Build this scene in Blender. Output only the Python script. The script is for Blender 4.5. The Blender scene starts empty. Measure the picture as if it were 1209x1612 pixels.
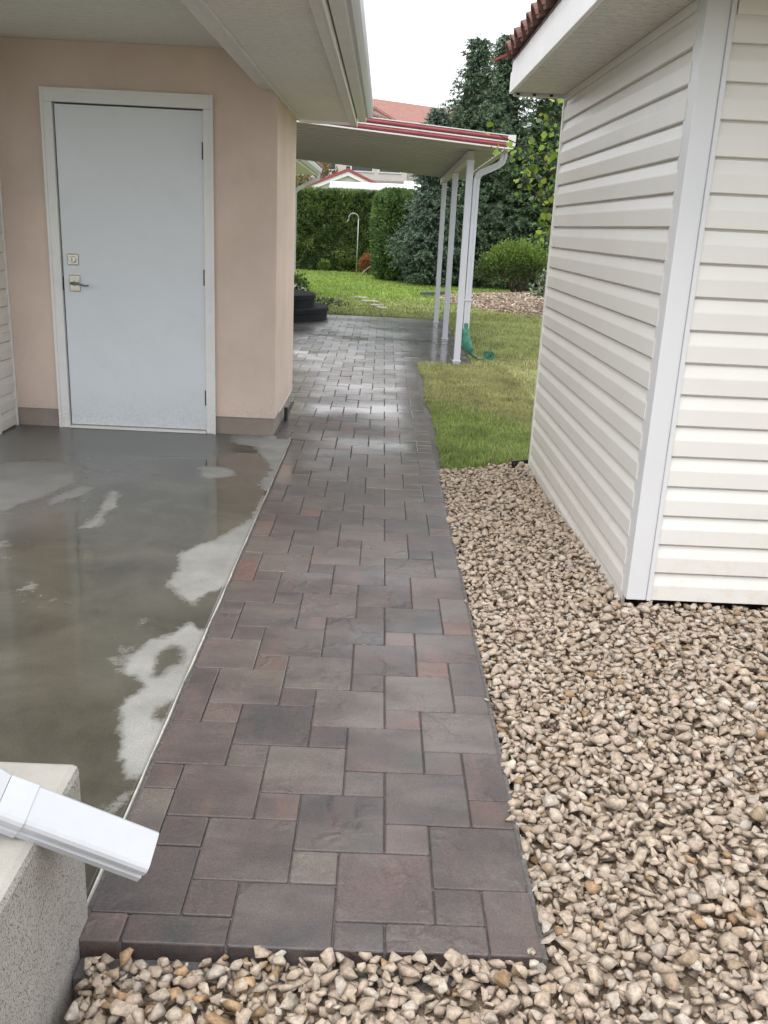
import bpy, bmesh, math, random
import numpy as np
from mathutils import Vector, Matrix

# ------------------------------------------------------------------ camera, sky, sun, exposure
scene = bpy.context.scene
COL = scene.collection
cam_d = bpy.data.cameras.new('camera')
cam = bpy.data.objects.new('camera', cam_d); COL.objects.link(cam); scene.camera = cam
cam_d.sensor_fit = 'HORIZONTAL'; cam_d.sensor_width = 36.0; cam_d.lens = 36.0 * 1430 / 1209
cam_d.clip_start = 0.05; cam_d.clip_end = 2000
fw = Vector((0.5, -450.0, 1430.0)).normalized()          # path direction in camera axes (x right, y down, z forward)
dn = Vector((-221.5, 4544.0, 1430.0)); dn = (dn - fw * dn.dot(fw)).normalized()
rt = dn.cross(fw)
Rw = Matrix((rt, fw, -dn))                               # camera axes -> world
cm = Matrix.Identity(4)
for i in range(3):
    cm[i][0] = Rw[i][0]; cm[i][1] = -Rw[i][1]; cm[i][2] = -Rw[i][2]
cm[0][3], cm[1][3], cm[2][3] = 0.0, 0.0, 1.39
cam.matrix_world = cm

SUN_EL, SUN_AZ = math.radians(62), math.radians(205)     # high, behind the camera and to its left, behind cloud
world = bpy.data.worlds.new('World'); scene.world = world; world.use_nodes = True
wn = world.node_tree.nodes; wl = world.node_tree.links
bg = wn['Background']
sky = wn.new('ShaderNodeTexSky'); sky.sky_type = 'NISHITA'; sky.sun_disc = False
sky.sun_elevation = SUN_EL; sky.sun_rotation = SUN_AZ; sky.dust_density = 4.0; sky.air_density = 1.2
mixw = wn.new('ShaderNodeMix'); mixw.data_type = 'RGBA'
mixw.inputs[0].default_value = 0.82                       # even cloud cover over the sky
mixw.inputs[7].default_value = (13.2, 13.5, 14.0, 1)
wl.new(sky.outputs[0], mixw.inputs[6]); wl.new(mixw.outputs[2], bg.inputs[0])
bg.inputs[1].default_value = 0.075

sun_d = bpy.data.lights.new('sun', 'SUN'); sun_d.energy = 0.9; sun_d.angle = math.radians(35); sun_d.color = (1.0, 0.96, 0.9)
sun = bpy.data.objects.new('sun', sun_d); COL.objects.link(sun)
d = Vector((math.sin(SUN_AZ) * math.cos(SUN_EL), math.cos(SUN_AZ) * math.cos(SUN_EL), math.sin(SUN_EL)))
sun.rotation_euler = d.to_track_quat('Z', 'Y').to_euler()
vs = scene.view_settings
vs.view_transform = 'Standard'; vs.look = 'None'; vs.exposure = 1.0; vs.gamma = 1.0; vs.use_curve_mapping = False
scene.cycles.use_denoising = True
scene.cycles.max_bounces = 8; scene.cycles.diffuse_bounces = 5

rnd = random.Random(7)
nrg = np.random.default_rng(11)

# ------------------------------------------------------------------ materials
def new_mat(name):
    m = bpy.data.materials.new(name); m.use_nodes = True
    nt = m.node_tree
    return m, nt.nodes, nt.links, nt.nodes['Principled BSDF']

def N(ns, t, **kw):
    n = ns.new(t)
    for k, v in kw.items(): setattr(n, k, v)
    return n

def mixc(ns, ls, fac, a, b, blend='MIX'):
    n = ns.new('ShaderNodeMix'); n.data_type = 'RGBA'; n.blend_type = blend
    for sock, v in ((0, fac), (6, a), (7, b)):
        if hasattr(v, 'default_value') or hasattr(v, 'is_linked'): ls.new(v, n.inputs[sock])
        elif sock == 0: n.inputs[0].default_value = v
        else: n.inputs[sock].default_value = (*v, 1) if len(v) == 3 else v
    return n.outputs[2]

def noise(ns, ls, scale, detail=4, rough=0.55, coord=None, dist=0.0):
    n = ns.new('ShaderNodeTexNoise'); n.inputs['Scale'].default_value = scale
    n.inputs['Detail'].default_value = detail; n.inputs['Roughness'].default_value = rough; n.inputs['Distortion'].default_value = dist
    if coord is not None: ls.new(coord, n.inputs['Vector'])
    return n.outputs[0]

def ramp(ns, ls, v, lo, hi, a=0.0, b=1.0):
    n = ns.new('ShaderNodeMapRange'); n.inputs[1].default_value = lo; n.inputs[2].default_value = hi
    n.inputs[3].default_value = a; n.inputs[4].default_value = b; ls.new(v, n.inputs[0])
    return n.outputs[0]

def position(ns): return ns.new('ShaderNodeNewGeometry').outputs['Position']

def bump(ns, ls, h, strength, dist, normal=None):
    n = ns.new('ShaderNodeBump'); n.inputs['Strength'].default_value = strength; n.inputs['Distance'].default_value = dist
    ls.new(h, n.inputs['Height'])
    if normal is not None: ls.new(normal, n.inputs['Normal'])
    return n.outputs[0]

def scaled(ns, ls, v, s):
    n = ns.new('ShaderNodeVectorMath'); n.operation = 'MULTIPLY'; ls.new(v, n.inputs[0]); n.inputs[1].default_value = s
    return n.outputs[0]

def surf(name, col, rough=0.6, var=0.12, vscale=3.0, dirt=None, dirt_amt=0.35, dscale=1.5, bscale=None, bstr=0.3, bdist=0.002, spec=0.5, metal=0.0, stretch=None, splash=None):
    """plain painted / mineral surface with mottling, optional dirt stains and fine relief, in world position"""
    m, ns, ls, p = new_mat(name)
    pos = position(ns)
    if stretch: pos = scaled(ns, ls, pos, stretch)
    c2 = tuple(max(0, c * (1 - var)) for c in col); c1 = tuple(min(1, c * (1 + var * 0.6)) for c in col)
    c = mixc(ns, ls, ramp(ns, ls, noise(ns, ls, vscale, 5, 0.6, pos), 0.3, 0.7), c2, c1)
    if dirt:
        f = ramp(ns, ls, noise(ns, ls, dscale, 8, 0.7, pos, 0.6), 0.52, 0.78, 0, dirt_amt)
        c = mixc(ns, ls, f, c, dirt)
    if splash:
        sz = N(ns, 'ShaderNodeSeparateXYZ'); ls.new(pos, sz.inputs[0])
        hgt = N(ns, 'ShaderNodeMath', operation='MULTIPLY_ADD'); ls.new(noise(ns, ls, 7, 6, 0.7, pos), hgt.inputs[0]); hgt.inputs[1].default_value = -0.5; ls.new(sz.outputs[2], hgt.inputs[2])
        lowf = ramp(ns, ls, hgt.outputs[0], -0.30, 0.02, 1.0, 0.0)
        sp = ramp(ns, ls, noise(ns, ls, 60, 6, 0.75, pos), 0.42, 0.66)
        mz = N(ns, 'ShaderNodeMath', operation='MULTIPLY'); ls.new(lowf, mz.inputs[0]); ls.new(sp, mz.inputs[1])
        my = N(ns, 'ShaderNodeMath', operation='MULTIPLY'); ls.new(mz.outputs[0], my.inputs[0]); my.inputs[1].default_value = splash
        c = mixc(ns, ls, my.outputs[0], c, (0.26, 0.21, 0.16))
    ls.new(c, p.inputs['Base Color'])
    r = ramp(ns, ls, noise(ns, ls, vscale * 2.3, 4, 0.6, pos), 0.3, 0.7, rough * 0.85, min(1, rough * 1.12))
    ls.new(r, p.inputs['Roughness'])
    p.inputs['Specular IOR Level'].default_value = spec; p.inputs['Metallic'].default_value = metal
    if bscale:
        ls.new(bump(ns, ls, noise(ns, ls, bscale, 3, 0.6, pos), bstr, bdist), p.inputs['Normal'])
    return m

M = {}
M['stucco'] = surf('peach_stucco', (0.70, 0.565, 0.485), 0.92, 0.11, 1.6, (0.56, 0.43, 0.35), 0.45, 1.4, 160, 0.5, 0.004, 0.2, splash=0.5)
M['foundation'] = surf('foundation', (0.33, 0.28, 0.245), 0.85, 0.15, 4, (0.2, 0.17, 0.15), 0.5, 3, 120, 0.4, 0.003, 0.25, splash=0.8)
M['door'] = surf('door_paint', (0.71, 0.748, 0.778), 0.36, 0.05, 1.2, (0.48, 0.49, 0.49), 0.22, 2.5, 35, 0.06, 0.001, splash=0.35)
M['trim'] = surf('white_trim', (0.79, 0.79, 0.77), 0.45, 0.05, 2.5, (0.5, 0.47, 0.42), 0.25, 5, 60, 0.1, 0.001, splash=0.45)
M['trim_grey'] = surf('grey_trim', (0.73, 0.718, 0.685), 0.5, 0.05, 2.5, (0.4, 0.37, 0.33), 0.3, 4, 60, 0.1, 0.001)
M['gutter'] = surf('gutter_metal', (0.56, 0.565, 0.57), 0.32, 0.02, 1.5)
M['white_metal'] = surf('white_metal', (0.66, 0.662, 0.67), 0.35, 0.03, 3, (0.6, 0.58, 0.55), 0.2, 6)
M['post'] = surf('post_paint', (0.56, 0.58, 0.635), 0.35, 0.04, 3, (0.55, 0.55, 0.56), 0.2, 6)
M['pan'] = surf('cover_pan', (0.42, 0.42, 0.38), 0.4, 0.06, 2, (0.45, 0.44, 0.4), 0.3, 3)
M['red'] = surf('red_metal', (0.26, 0.050, 0.055), 0.4, 0.12, 5, (0.4, 0.16, 0.15), 0.3, 8)
M['black_metal'] = surf('black_metal', (0.02, 0.02, 0.022), 0.5, 0.2, 8)
M['rubber'] = surf('black_drain_pipe', (0.03, 0.032, 0.03), 0.5, 0.2, 8)
M['nickel'] = surf('satin_nickel', (0.60, 0.57, 0.50), 0.25, 0.05, 30, None, metal=0.85)
M['nickel_dark'] = surf('dark_nickel', (0.18, 0.19, 0.19), 0.3, 0.05, 30, None, metal=0.7)
M['slate'] = surf('charcoal_step_stone', (0.014, 0.0145, 0.016), 0.75, 0.25, 6, (0.04, 0.04, 0.04), 0.4, 4, 90, 0.5, 0.004, 0.2)
M['sand'] = surf('polymeric_sand', (0.165, 0.158, 0.152), 0.95, 0.35, 90, (0.06, 0.06, 0.06), 0.5, 30, 420, 0.9, 0.004, 0.2)
M['soil'] = surf('dark_soil', (0.07, 0.05, 0.035), 0.95, 0.4, 30, None, 0, 1, 150, 0.8, 0.01, 0.2)
M['stone_bed'] = surf('stone_dust', (0.30, 0.235, 0.175), 0.95, 0.4, 45, (0.16, 0.12, 0.085), 0.5, 20, 200, 0.9, 0.008, 0.2)
M['strip'] = surf('edge_strip', (0.50, 0.475, 0.42), 0.8, 0.25, 25, (0.25, 0.22, 0.18), 0.9, 14)
M['bark'] = surf('bark', (0.09, 0.065, 0.048), 0.95, 0.4, 14, None, 0, 1, 40, 0.8, 0.02, 0.2)
M['stepstone'] = surf('flagstone', (0.42, 0.41, 0.38), 0.85, 0.2, 6, (0.25, 0.25, 0.2), 0.5, 5, 60, 0.5, 0.004, 0.3)
M['edging'] = surf('grey_board', (0.10, 0.105, 0.11), 0.6, 0.2, 6)
M['mulch'] = surf('mulch_soil', (0.20, 0.145, 0.105), 0.95, 0.4, 12, None, 0, 1, 60, 0.8, 0.02, 0.2)
M['house_white'] = surf('neighbour_siding', (0.66, 0.66, 0.64), 0.7, 0.05, 0.8)
M['house_cream'] = surf('neighbour_cream', (0.50, 0.47, 0.42), 0.7, 0.08, 0.8)
M['fence_wood'] = surf('weathered_fence', (0.30, 0.27, 0.24), 0.85, 0.2, 2)
M['glass_dark'] = surf('dark_window', (0.03, 0.035, 0.04), 0.08, 0.1, 1)
M['trailer'] = surf('trailer_shell', (0.82, 0.83, 0.83), 0.35, 0.03, 1)
M['grey_stripe'] = surf('trailer_trim', (0.35, 0.37, 0.38), 0.4, 0.05, 2)
M['steel'] = surf('hook_steel', (0.42, 0.44, 0.42), 0.4, 0.1, 4, None, metal=0.5)
M['orange_leaf'] = surf('dead_shrub', (0.34, 0.13, 0.06), 0.9, 0.3, 8)
M['white_petal'] = surf('white_petal', (0.7, 0.7, 0.66), 0.7, 0.1, 8)

def roof_tile_mat():
    m, ns, ls, p = new_mat('red_clay_tile')
    pos = position(ns)
    c = mixc(ns, ls, ramp(ns, ls, noise(ns, ls, 9, 6, 0.65, pos), 0.3, 0.7), (0.13, 0.056, 0.045), (0.25, 0.135, 0.108))
    c = mixc(ns, ls, ramp(ns, ls, noise(ns, ls, 30, 5, 0.7, pos), 0.5, 0.72), c, (0.11, 0.06, 0.05))
    ls.new(c, p.inputs['Base Color']); p.inputs['Roughness'].default_value = 0.85
    ls.new(bump(ns, ls, noise(ns, ls, 140, 3, 0.6, pos), 0.5, 0.004), p.inputs['Normal'])
    return m
M['tile'] = roof_tile_mat()

def far_tile_mat():
    m, ns, ls, p = new_mat('far_red_tile')
    tc = N(ns, 'ShaderNodeTexCoord').outputs['Object']
    b = N(ns, 'ShaderNodeTexBrick'); ls.new(tc, b.inputs['Vector'])
    b.inputs['Scale'].default_value = 2.6; b.inputs['Mortar Size'].default_value = 0.03; b.inputs['Bias'].default_value = 0.1
    b.inputs['Color1'].default_value = (0.30, 0.15, 0.12, 1); b.inputs['Color2'].default_value = (0.36, 0.19, 0.155, 1); b.inputs['Mortar'].default_value = (0.20, 0.09, 0.075, 1)
    ls.new(b.outputs[0], p.inputs['Base Color']); p.inputs['Roughness'].default_value = 0.9
    return m
M['far_tile'] = far_tile_mat()

def siding_mat():
    m, ns, ls, p = new_mat('vinyl_siding')
    tc = position(ns)
    c = mixc(ns, ls, ramp(ns, ls, noise(ns, ls, 2.0, 6, 0.6, tc), 0.3, 0.75), (0.685, 0.662, 0.615), (0.74, 0.722, 0.685))
    # chalky streaks and splashes of grit near the ground
    sx = N(ns, 'ShaderNodeSeparateXYZ'); ls.new(tc, sx.inputs[0])
    low = ramp(ns, ls, sx.outputs[2], 0.0, 0.55, 1.0, 0.0)
    spl = ramp(ns, ls, noise(ns, ls, 22, 8, 0.75, tc), 0.5, 0.72)
    mul = N(ns, 'ShaderNodeMath', operation='MULTIPLY'); ls.new(low, mul.inputs[0]); ls.new(spl, mul.inputs[1])
    mu2 = N(ns, 'ShaderNodeMath', operation='MULTIPLY'); ls.new(mul.outputs[0], mu2.inputs[0]); mu2.inputs[1].default_value = 0.4
    c = mixc(ns, ls, mu2.outputs[0], c, (0.42, 0.34, 0.26))
    ls.new(c, p.inputs['Base Color'])
    p.inputs['Roughness'].default_value = 0.42
    grain = noise(ns, ls, 1.0, 6, 0.7, scaled(ns, ls, tc, (5, 5, 130)))
    ls.new(bump(ns, ls, grain, 0.14, 0.0015), p.inputs['Normal'])
    return m
M['siding'] = siding_mat()

def soffit_mat(name, col, holes):
    m, ns, ls, p = new_mat(name)
    tc = position(ns)
    c = mixc(ns, ls, ramp(ns, ls, noise(ns, ls, 3.0, 6, 0.6, tc), 0.3, 0.75), tuple(x * 0.93 for x in col), col)
    b = N(ns, 'ShaderNodeTexBrick'); ls.new(tc, b.inputs['Vector'])
    b.inputs['Scale'].default_value = 1.0; b.inputs['Brick Width'].default_value = 0.03; b.inputs['Row Height'].default_value = 0.0165
    b.inputs['Mortar Size'].default_value = 0.0032; b.inputs['Mortar Smooth'].default_value = 0.2
    b.inputs['Color1'].default_value = (0, 0, 0, 1); b.inputs['Color2'].default_value = (0, 0, 0, 1); b.inputs['Mortar'].default_value = (1, 1, 1, 1)
    brk = ramp(ns, ls, noise(ns, ls, 1.0, 2, 0.5, scaled(ns, ls, tc, (25, 130, 25))), 0.46, 0.6)
    mul = N(ns, 'ShaderNodeMath', operation='MULTIPLY'); ls.new(b.outputs[1], mul.inputs[0]); ls.new(brk, mul.inputs[1])
    mu2 = N(ns, 'ShaderNodeMath', operation='MULTIPLY'); ls.new(mul.outputs[0], mu2.inputs[0]); mu2.inputs[1].default_value = holes
    c = mixc(ns, ls, mu2.outputs[0], c, (0.12, 0.115, 0.10))
    ls.new(c, p.inputs['Base Color']); p.inputs['Roughness'].default_value = 0.5
    ls.new(bump(ns, ls, noise(ns, ls, 1.0, 5, 0.6, scaled(ns, ls, tc, (6, 90, 6))), 0.12, 0.002), p.inputs['Normal'])
    return m
M['soffit'] = soffit_mat('soffit_vinyl', (0.77, 0.757, 0.72), 0.25)
M['soffit_perf'] = soffit_mat('perforated_soffit', (0.68, 0.655, 0.60), 0.5)

def block_mat():
    m, ns, ls, p = new_mat('pitted_concrete')
    pos = position(ns)
    c = mixc(ns, ls, ramp(ns, ls, noise(ns, ls, 7, 6, 0.6, pos), 0.3, 0.7), (0.34, 0.318, 0.285), (0.43, 0.408, 0.37))
    geo = N(ns, 'ShaderNodeNewGeometry'); sx = N(ns, 'ShaderNodeSeparateXYZ'); ls.new(geo.outputs['Normal'], sx.inputs[0])
    side = ramp(ns, ls, sx.outputs[2], 0.35, 0.6, 1.0, 0.12)          # trowelled top, pitted sides
    pits = ramp(ns, ls, noise(ns, ls, 340, 3, 0.65, scaled(ns, ls, pos, (1, 1, 0.75)), 0.4), 0.56, 0.64)
    mul = N(ns, 'ShaderNodeMath', operation='MULTIPLY'); ls.new(pits, mul.inputs[0]); ls.new(side, mul.inputs[1])
    c = mixc(ns, ls, mul.outputs[0], c, (0.13, 0.105, 0.088))
    ls.new(c, p.inputs['Base Color']); p.inputs['Roughness'].default_value = 0.93
    inv = N(ns, 'ShaderNodeMath', operation='SUBTRACT'); inv.inputs[0].default_value = 1.0; ls.new(mul.outputs[0], inv.inputs[1])
    n1 = bump(ns, ls, inv.outputs[0], 0.7, 0.003)
    ls.new(bump(ns, ls, noise(ns, ls, 40, 5, 0.6, pos), 0.3, 0.004, n1), p.inputs['Normal'])
    return m
M['block'] = block_mat()

def paver_mat(name, from_attr):
    m, ns, ls, p = new_mat(name)
    pos = position(ns)
    if from_attr:
        a = N(ns, 'ShaderNodeAttribute'); a.attribute_name = 'tone'; tone = a.outputs['Color']
    else:
        oi = N(ns, 'ShaderNodeObjectInfo'); tone = oi.outputs['Color']
    sep = N(ns, 'ShaderNodeSeparateColor'); ls.new(tone, sep.inputs[0])     # r: stain offset, g: red share, b: light share
    off = N(ns, 'ShaderNodeCombineXYZ')
    mm = N(ns, 'ShaderNodeMath', operation='MULTIPLY'); ls.new(sep.outputs[0], mm.inputs[0]); mm.inputs[1].default_value = 60.0
    ls.new(mm.outputs[0], off.inputs[0]); ls.new(mm.outputs[0], off.inputs[2])
    add = N(ns, 'ShaderNodeVectorMath', operation='ADD'); ls.new(pos, add.inputs[0]); ls.new(off.outputs[0], add.inputs[1])
    v = add.outputs[0]
    n1 = noise(ns, ls, 4.6, 6, 0.62, scaled(ns, ls, v, (1.6, 0.6, 1)), 0.5)
    n2 = noise(ns, ls, 6.5, 5, 0.6, scaled(ns, ls, v, (0.6, 1.3, 3)), 0.2)
    s1 = N(ns, 'ShaderNodeMath', operation='ADD'); ls.new(n1, s1.inputs[0]); ls.new(sep.outputs[1], s1.inputs[1])
    s2 = N(ns, 'ShaderNodeMath', operation='ADD'); ls.new(n2, s2.inputs[0]); ls.new(sep.outputs[2], s2.inputs[1])
    c = mixc(ns, ls, ramp(ns, ls, s1.outputs[0], 0.68, 1.16), (0.066, 0.062, 0.063), (0.138, 0.098, 0.088))
    c = mixc(ns, ls, ramp(ns, ls, s1.outputs[0], 0.98, 1.22, 0, 0.85), c, (0.175, 0.096, 0.080))
    c = mixc(ns, ls, ramp(ns, ls, s2.outputs[0], 0.76, 1.16, 0, 0.8), c, (0.190, 0.162, 0.142))
    grit = ramp(ns, ls, noise(ns, ls, 210, 4, 0.75, v), 0.3, 0.72, 0.58, 1.36)
    c = mixc(ns, ls, 1.0, c, grit, 'MULTIPLY')
    c = mixc(ns, ls, 1.0, c, (0.85, 0.825, 0.815), 'MULTIPLY')
    ls.new(c, p.inputs['Base Color'])
    # damp stone: wetter and glossier where the path runs under the cover
    sx = N(ns, 'ShaderNodeSeparateXYZ'); ls.new(pos, sx.inputs[0])
    far = ramp(ns, ls, sx.outputs[1], 3.0, 9.5, 0.0, 0.30)
    wet = noise(ns, ls, 1.1, 4, 0.55, scaled(ns, ls, pos, (0.8, 1.2, 1)))
    ws = N(ns, 'ShaderNodeMath', operation='ADD'); ls.new(far, ws.inputs[0]); ls.new(wet, ws.inputs[1])
    ls.new(ramp(ns, ls, ws.outputs[0], 0.36, 0.84, 0.50, 0.32), p.inputs['Roughness'])
    ls.new(ramp(ns, ls, ws.outputs[0], 0.46, 0.80, 0.05, 1.0), p.inputs['Coat Weight'])      # film of rain water
    ls.new(ramp(ns, ls, wet, 0.35, 0.68, 0.26, 0.10), p.inputs['Coat Roughness']); p.inputs['Coat IOR'].default_value = 1.6
    p.inputs['Specular IOR Level'].default_value = 0.7
    # riven face: a few wandering ridges and a gentle roll
    wv = N(ns, 'ShaderNodeTexVoronoi'); wv.feature = 'DISTANCE_TO_EDGE'; wv.inputs['Scale'].default_value = 5.0
    dn_ = N(ns, 'ShaderNodeTexNoise'); dn_.inputs['Scale'].default_value = 9.0; dn_.inputs['Detail'].default_value = 4; ls.new(v, dn_.inputs['Vector'])
    dv = N(ns, 'ShaderNodeVectorMath', operation='MULTIPLY_ADD'); ls.new(dn_.outputs[1], dv.inputs[0]); dv.inputs[1].default_value = (0.22, 0.22, 0.22); ls.new(scaled(ns, ls, v, (1.0, 0.6, 1)), dv.inputs[2])
    ls.new(dv.outputs[0], wv.inputs['Vector'])
    ridge = ramp(ns, ls, wv.outputs[0], 0.0, 0.10, 1.0, 0.0)
    gate = ramp(ns, ls, noise(ns, ls, 4.0, 2, 0.5, v), 0.46, 0.62)
    rg = N(ns, 'ShaderNodeMath', operation='MULTIPLY'); ls.new(ridge, rg.inputs[0]); ls.new(gate, rg.inputs[1])
    b1 = bump(ns, ls, noise(ns, ls, 14, 4, 0.55, v), 0.45, 0.008)
    b2 = bump(ns, ls, rg.outputs[0], 0.62, 0.0055, b1)
    b3 = bump(ns, ls, noise(ns, ls, 330, 2, 0.6, v), 0.25, 0.0012, b2)
    ls.new(b3, p.inputs['Normal']); ls.new(bump(ns, ls, noise(ns, ls, 9, 3, 0.5, v), 0.16, 0.006), p.inputs['Coat Normal'])
    return m
M['paver'] = paver_mat('paver', False); M['paver_far'] = paver_mat('paver_far', True)

def slab_mat():
    m, ns, ls, p = new_mat('wet_concrete')
    pos = position(ns)
    a = N(ns, 'ShaderNodeAttribute'); a.attribute_name = 'wet'
    da = N(ns, 'ShaderNodeAttribute'); da.attribute_name = 'damp'
    fine = noise(ns, ls, 24, 9, 0.75, pos)
    fo = ramp(ns, ls, fine, 0.2, 0.8, -0.42, 0.42)
    ad = N(ns, 'ShaderNodeMath', operation='ADD'); ls.new(a.outputs['Fac'], ad.inputs[0]); ls.new(fo, ad.inputs[1])
    wet = ramp(ns, ls, ad.outputs[0], 0.30, 0.74)
    dry = mixc(ns, ls, ramp(ns, ls, noise(ns, ls, 6, 7, 0.65, pos), 0.3, 0.72), (0.225, 0.218, 0.20), (0.335, 0.33, 0.312))
    dry = mixc(ns, ls, ramp(ns, ls, noise(ns, ls, 190, 2, 0.5, pos), 0.58, 0.7, 0, 0.35), dry, (0.2, 0.19, 0.17))
    dampc = mixc(ns, ls, ramp(ns, ls, noise(ns, ls, 3.2, 7, 0.65, pos), 0.32, 0.7), (0.165, 0.16, 0.15), (0.25, 0.245, 0.235))
    soak = mixc(ns, ls, ramp(ns, ls, noise(ns, ls, 2.4, 7, 0.62, pos, 0.4), 0.34, 0.68), (0.062, 0.057, 0.043), (0.118, 0.109, 0.086))
    soak = mixc(ns, ls, ramp(ns, ls, noise(ns, ls, 48, 5, 0.7, pos), 0.66, 0.74, 0, 0.5), soak, (0.22, 0.19, 0.14))
    under = mixc(ns, ls, da.outputs['Fac'], dry, dampc)
    soak2 = mixc(ns, ls, da.outputs['Fac'], soak, (0.15, 0.145, 0.135))
    c = mixc(ns, ls, wet, under, soak2)
    grain = ramp(ns, ls, noise(ns, ls, 240, 3, 0.6, pos), 0.3, 0.7, 0.8, 1.18)
    c = mixc(ns, ls, 1.0, c, grain, 'MULTIPLY')
    ls.new(c, p.inputs['Base Color'])
    film = ramp(ns, ls, noise(ns, ls, 3.5, 6, 0.65, pos, 0.5), 0.44, 0.70, 0.025, 0.13)
    rwm = N(ns, 'ShaderNodeMix'); ls.new(da.outputs['Fac'], rwm.inputs[0]); ls.new(film, rwm.inputs[2]); rwm.inputs[3].default_value = 0.34; rw = rwm.outputs[0]
    rm = N(ns, 'ShaderNodeMix'); ls.new(wet, rm.inputs[0]); rm.inputs[2].default_value = 0.8; ls.new(rw, rm.inputs[3])
    ls.new(rm.outputs[0], p.inputs['Roughness'])
    p.inputs['Specular IOR Level'].default_value = 0.42
    bs = ramp(ns, ls, wet, 0, 1, 0.35, 0.02)
    b = N(ns, 'ShaderNodeBump'); b.inputs['Distance'].default_value = 0.003
    ls.new(bs, b.inputs['Strength']); ls.new(noise(ns, ls, 120, 4, 0.6, pos), b.inputs['Height'])
    ls.new(b.outputs[0], p.inputs['Normal'])
    return m
M['slab'] = slab_mat()

def attr_mat(name, rough=0.85, trans=0.0, var=0.25, vscale=60, bscale=None, spec=0.3):
    m, ns, ls, p = new_mat(name)
    a = N(ns, 'ShaderNodeAttribute'); a.attribute_name = 'tone'
    pos = position(ns)
    f = ramp(ns, ls, noise(ns, ls, vscale, 4, 0.6, pos), 0.3, 0.7, 1 - var, 1 + var)
    c = mixc(ns, ls, 1.0, a.outputs['Color'], f, 'MULTIPLY')
    ls.new(c, p.inputs['Base Color']); p.inputs['Roughness'].default_value = rough; p.inputs['Specular IOR Level'].default_value = spec
    if bscale: ls.new(bump(ns, ls, noise(ns, ls, bscale, 4, 0.65, pos), 0.5, 0.004), p.inputs['Normal'])
    if trans:
        t = N(ns, 'ShaderNodeBsdfTranslucent'); ls.new(c, t.inputs[0])
        mx = N(ns, 'ShaderNodeMixShader'); mx.inputs[0].default_value = trans
        out = ns['Material Output']; ls.new(p.outputs[0], mx.inputs[1]); ls.new(t.outputs[0], mx.inputs[2]); ls.new(mx.outputs[0], out.inputs[0])
    return m
M['gravel'] = attr_mat('gravel_stone', 0.9, 0, 0.3, 110, 220, 0.2)
M['pvc'] = surf('white_pvc', (0.47, 0.485, 0.51), 0.32, 0.05, 9, (0.36, 0.34, 0.30), 0.3, 22)
M['leaf'] = attr_mat('leaf', 0.5, 0.3, 0.15, 30)
M['needle'] = attr_mat('needle', 0.65, 0.12, 0.15, 12)
M['grass'] = attr_mat('grass_blade', 0.6, 0.3, 0.2, 9)
M['chip'] = attr_mat('wood_chip', 0.9, 0, 0.2, 30)
M['sleeve'] = surf('green_sleeve', (0.05, 0.25, 0.18), 0.3, 0.3, 16, (0.42, 0.50, 0.47), 0.8, 12, 30, 0.6, 0.01)
M['sleeve_end'] = surf('sleeve_end', (0.02, 0.07, 0.055), 0.5, 0.2, 9)

def lawn_mat():
    m, ns, ls, p = new_mat('lawn')
    pos = position(ns)
    a = N(ns, 'ShaderNodeAttribute'); a.attribute_name = 'tone'
    f = ramp(ns, ls, noise(ns, ls, 40, 5, 0.7, pos), 0.3, 0.7, 0.6, 1.15)
    c = mixc(ns, ls, 1.0, a.outputs['Color'], f, 'MULTIPLY')
    c = mixc(ns, ls, ramp(ns, ls, noise(ns, ls, 16, 5, 0.7, pos), 0.56, 0.72, 0, 0.5), c, (0.10, 0.085, 0.045))
    ls.new(c, p.inputs['Base Color']); p.inputs['Roughness'].default_value = 0.95; p.inputs['Specular IOR Level'].default_value = 0.15
    ls.new(bump(ns, ls, noise(ns, ls, 70, 4, 0.7, pos), 0.8, 0.02), p.inputs['Normal'])
    return m
M['lawn'] = lawn_mat()
M['hill'] = surf('hillside', (0.12, 0.115, 0.06), 0.95, 0.4, 0.35, (0.2, 0.15, 0.1), 0.6, 0.6, 8, 0.8, 0.1, 0.1)
M['ground'] = surf('ground', (0.09, 0.10, 0.05), 0.95, 0.4, 0.4, (0.15, 0.12, 0.08), 0.5, 0.7, 6, 0.6, 0.05, 0.1)

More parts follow.
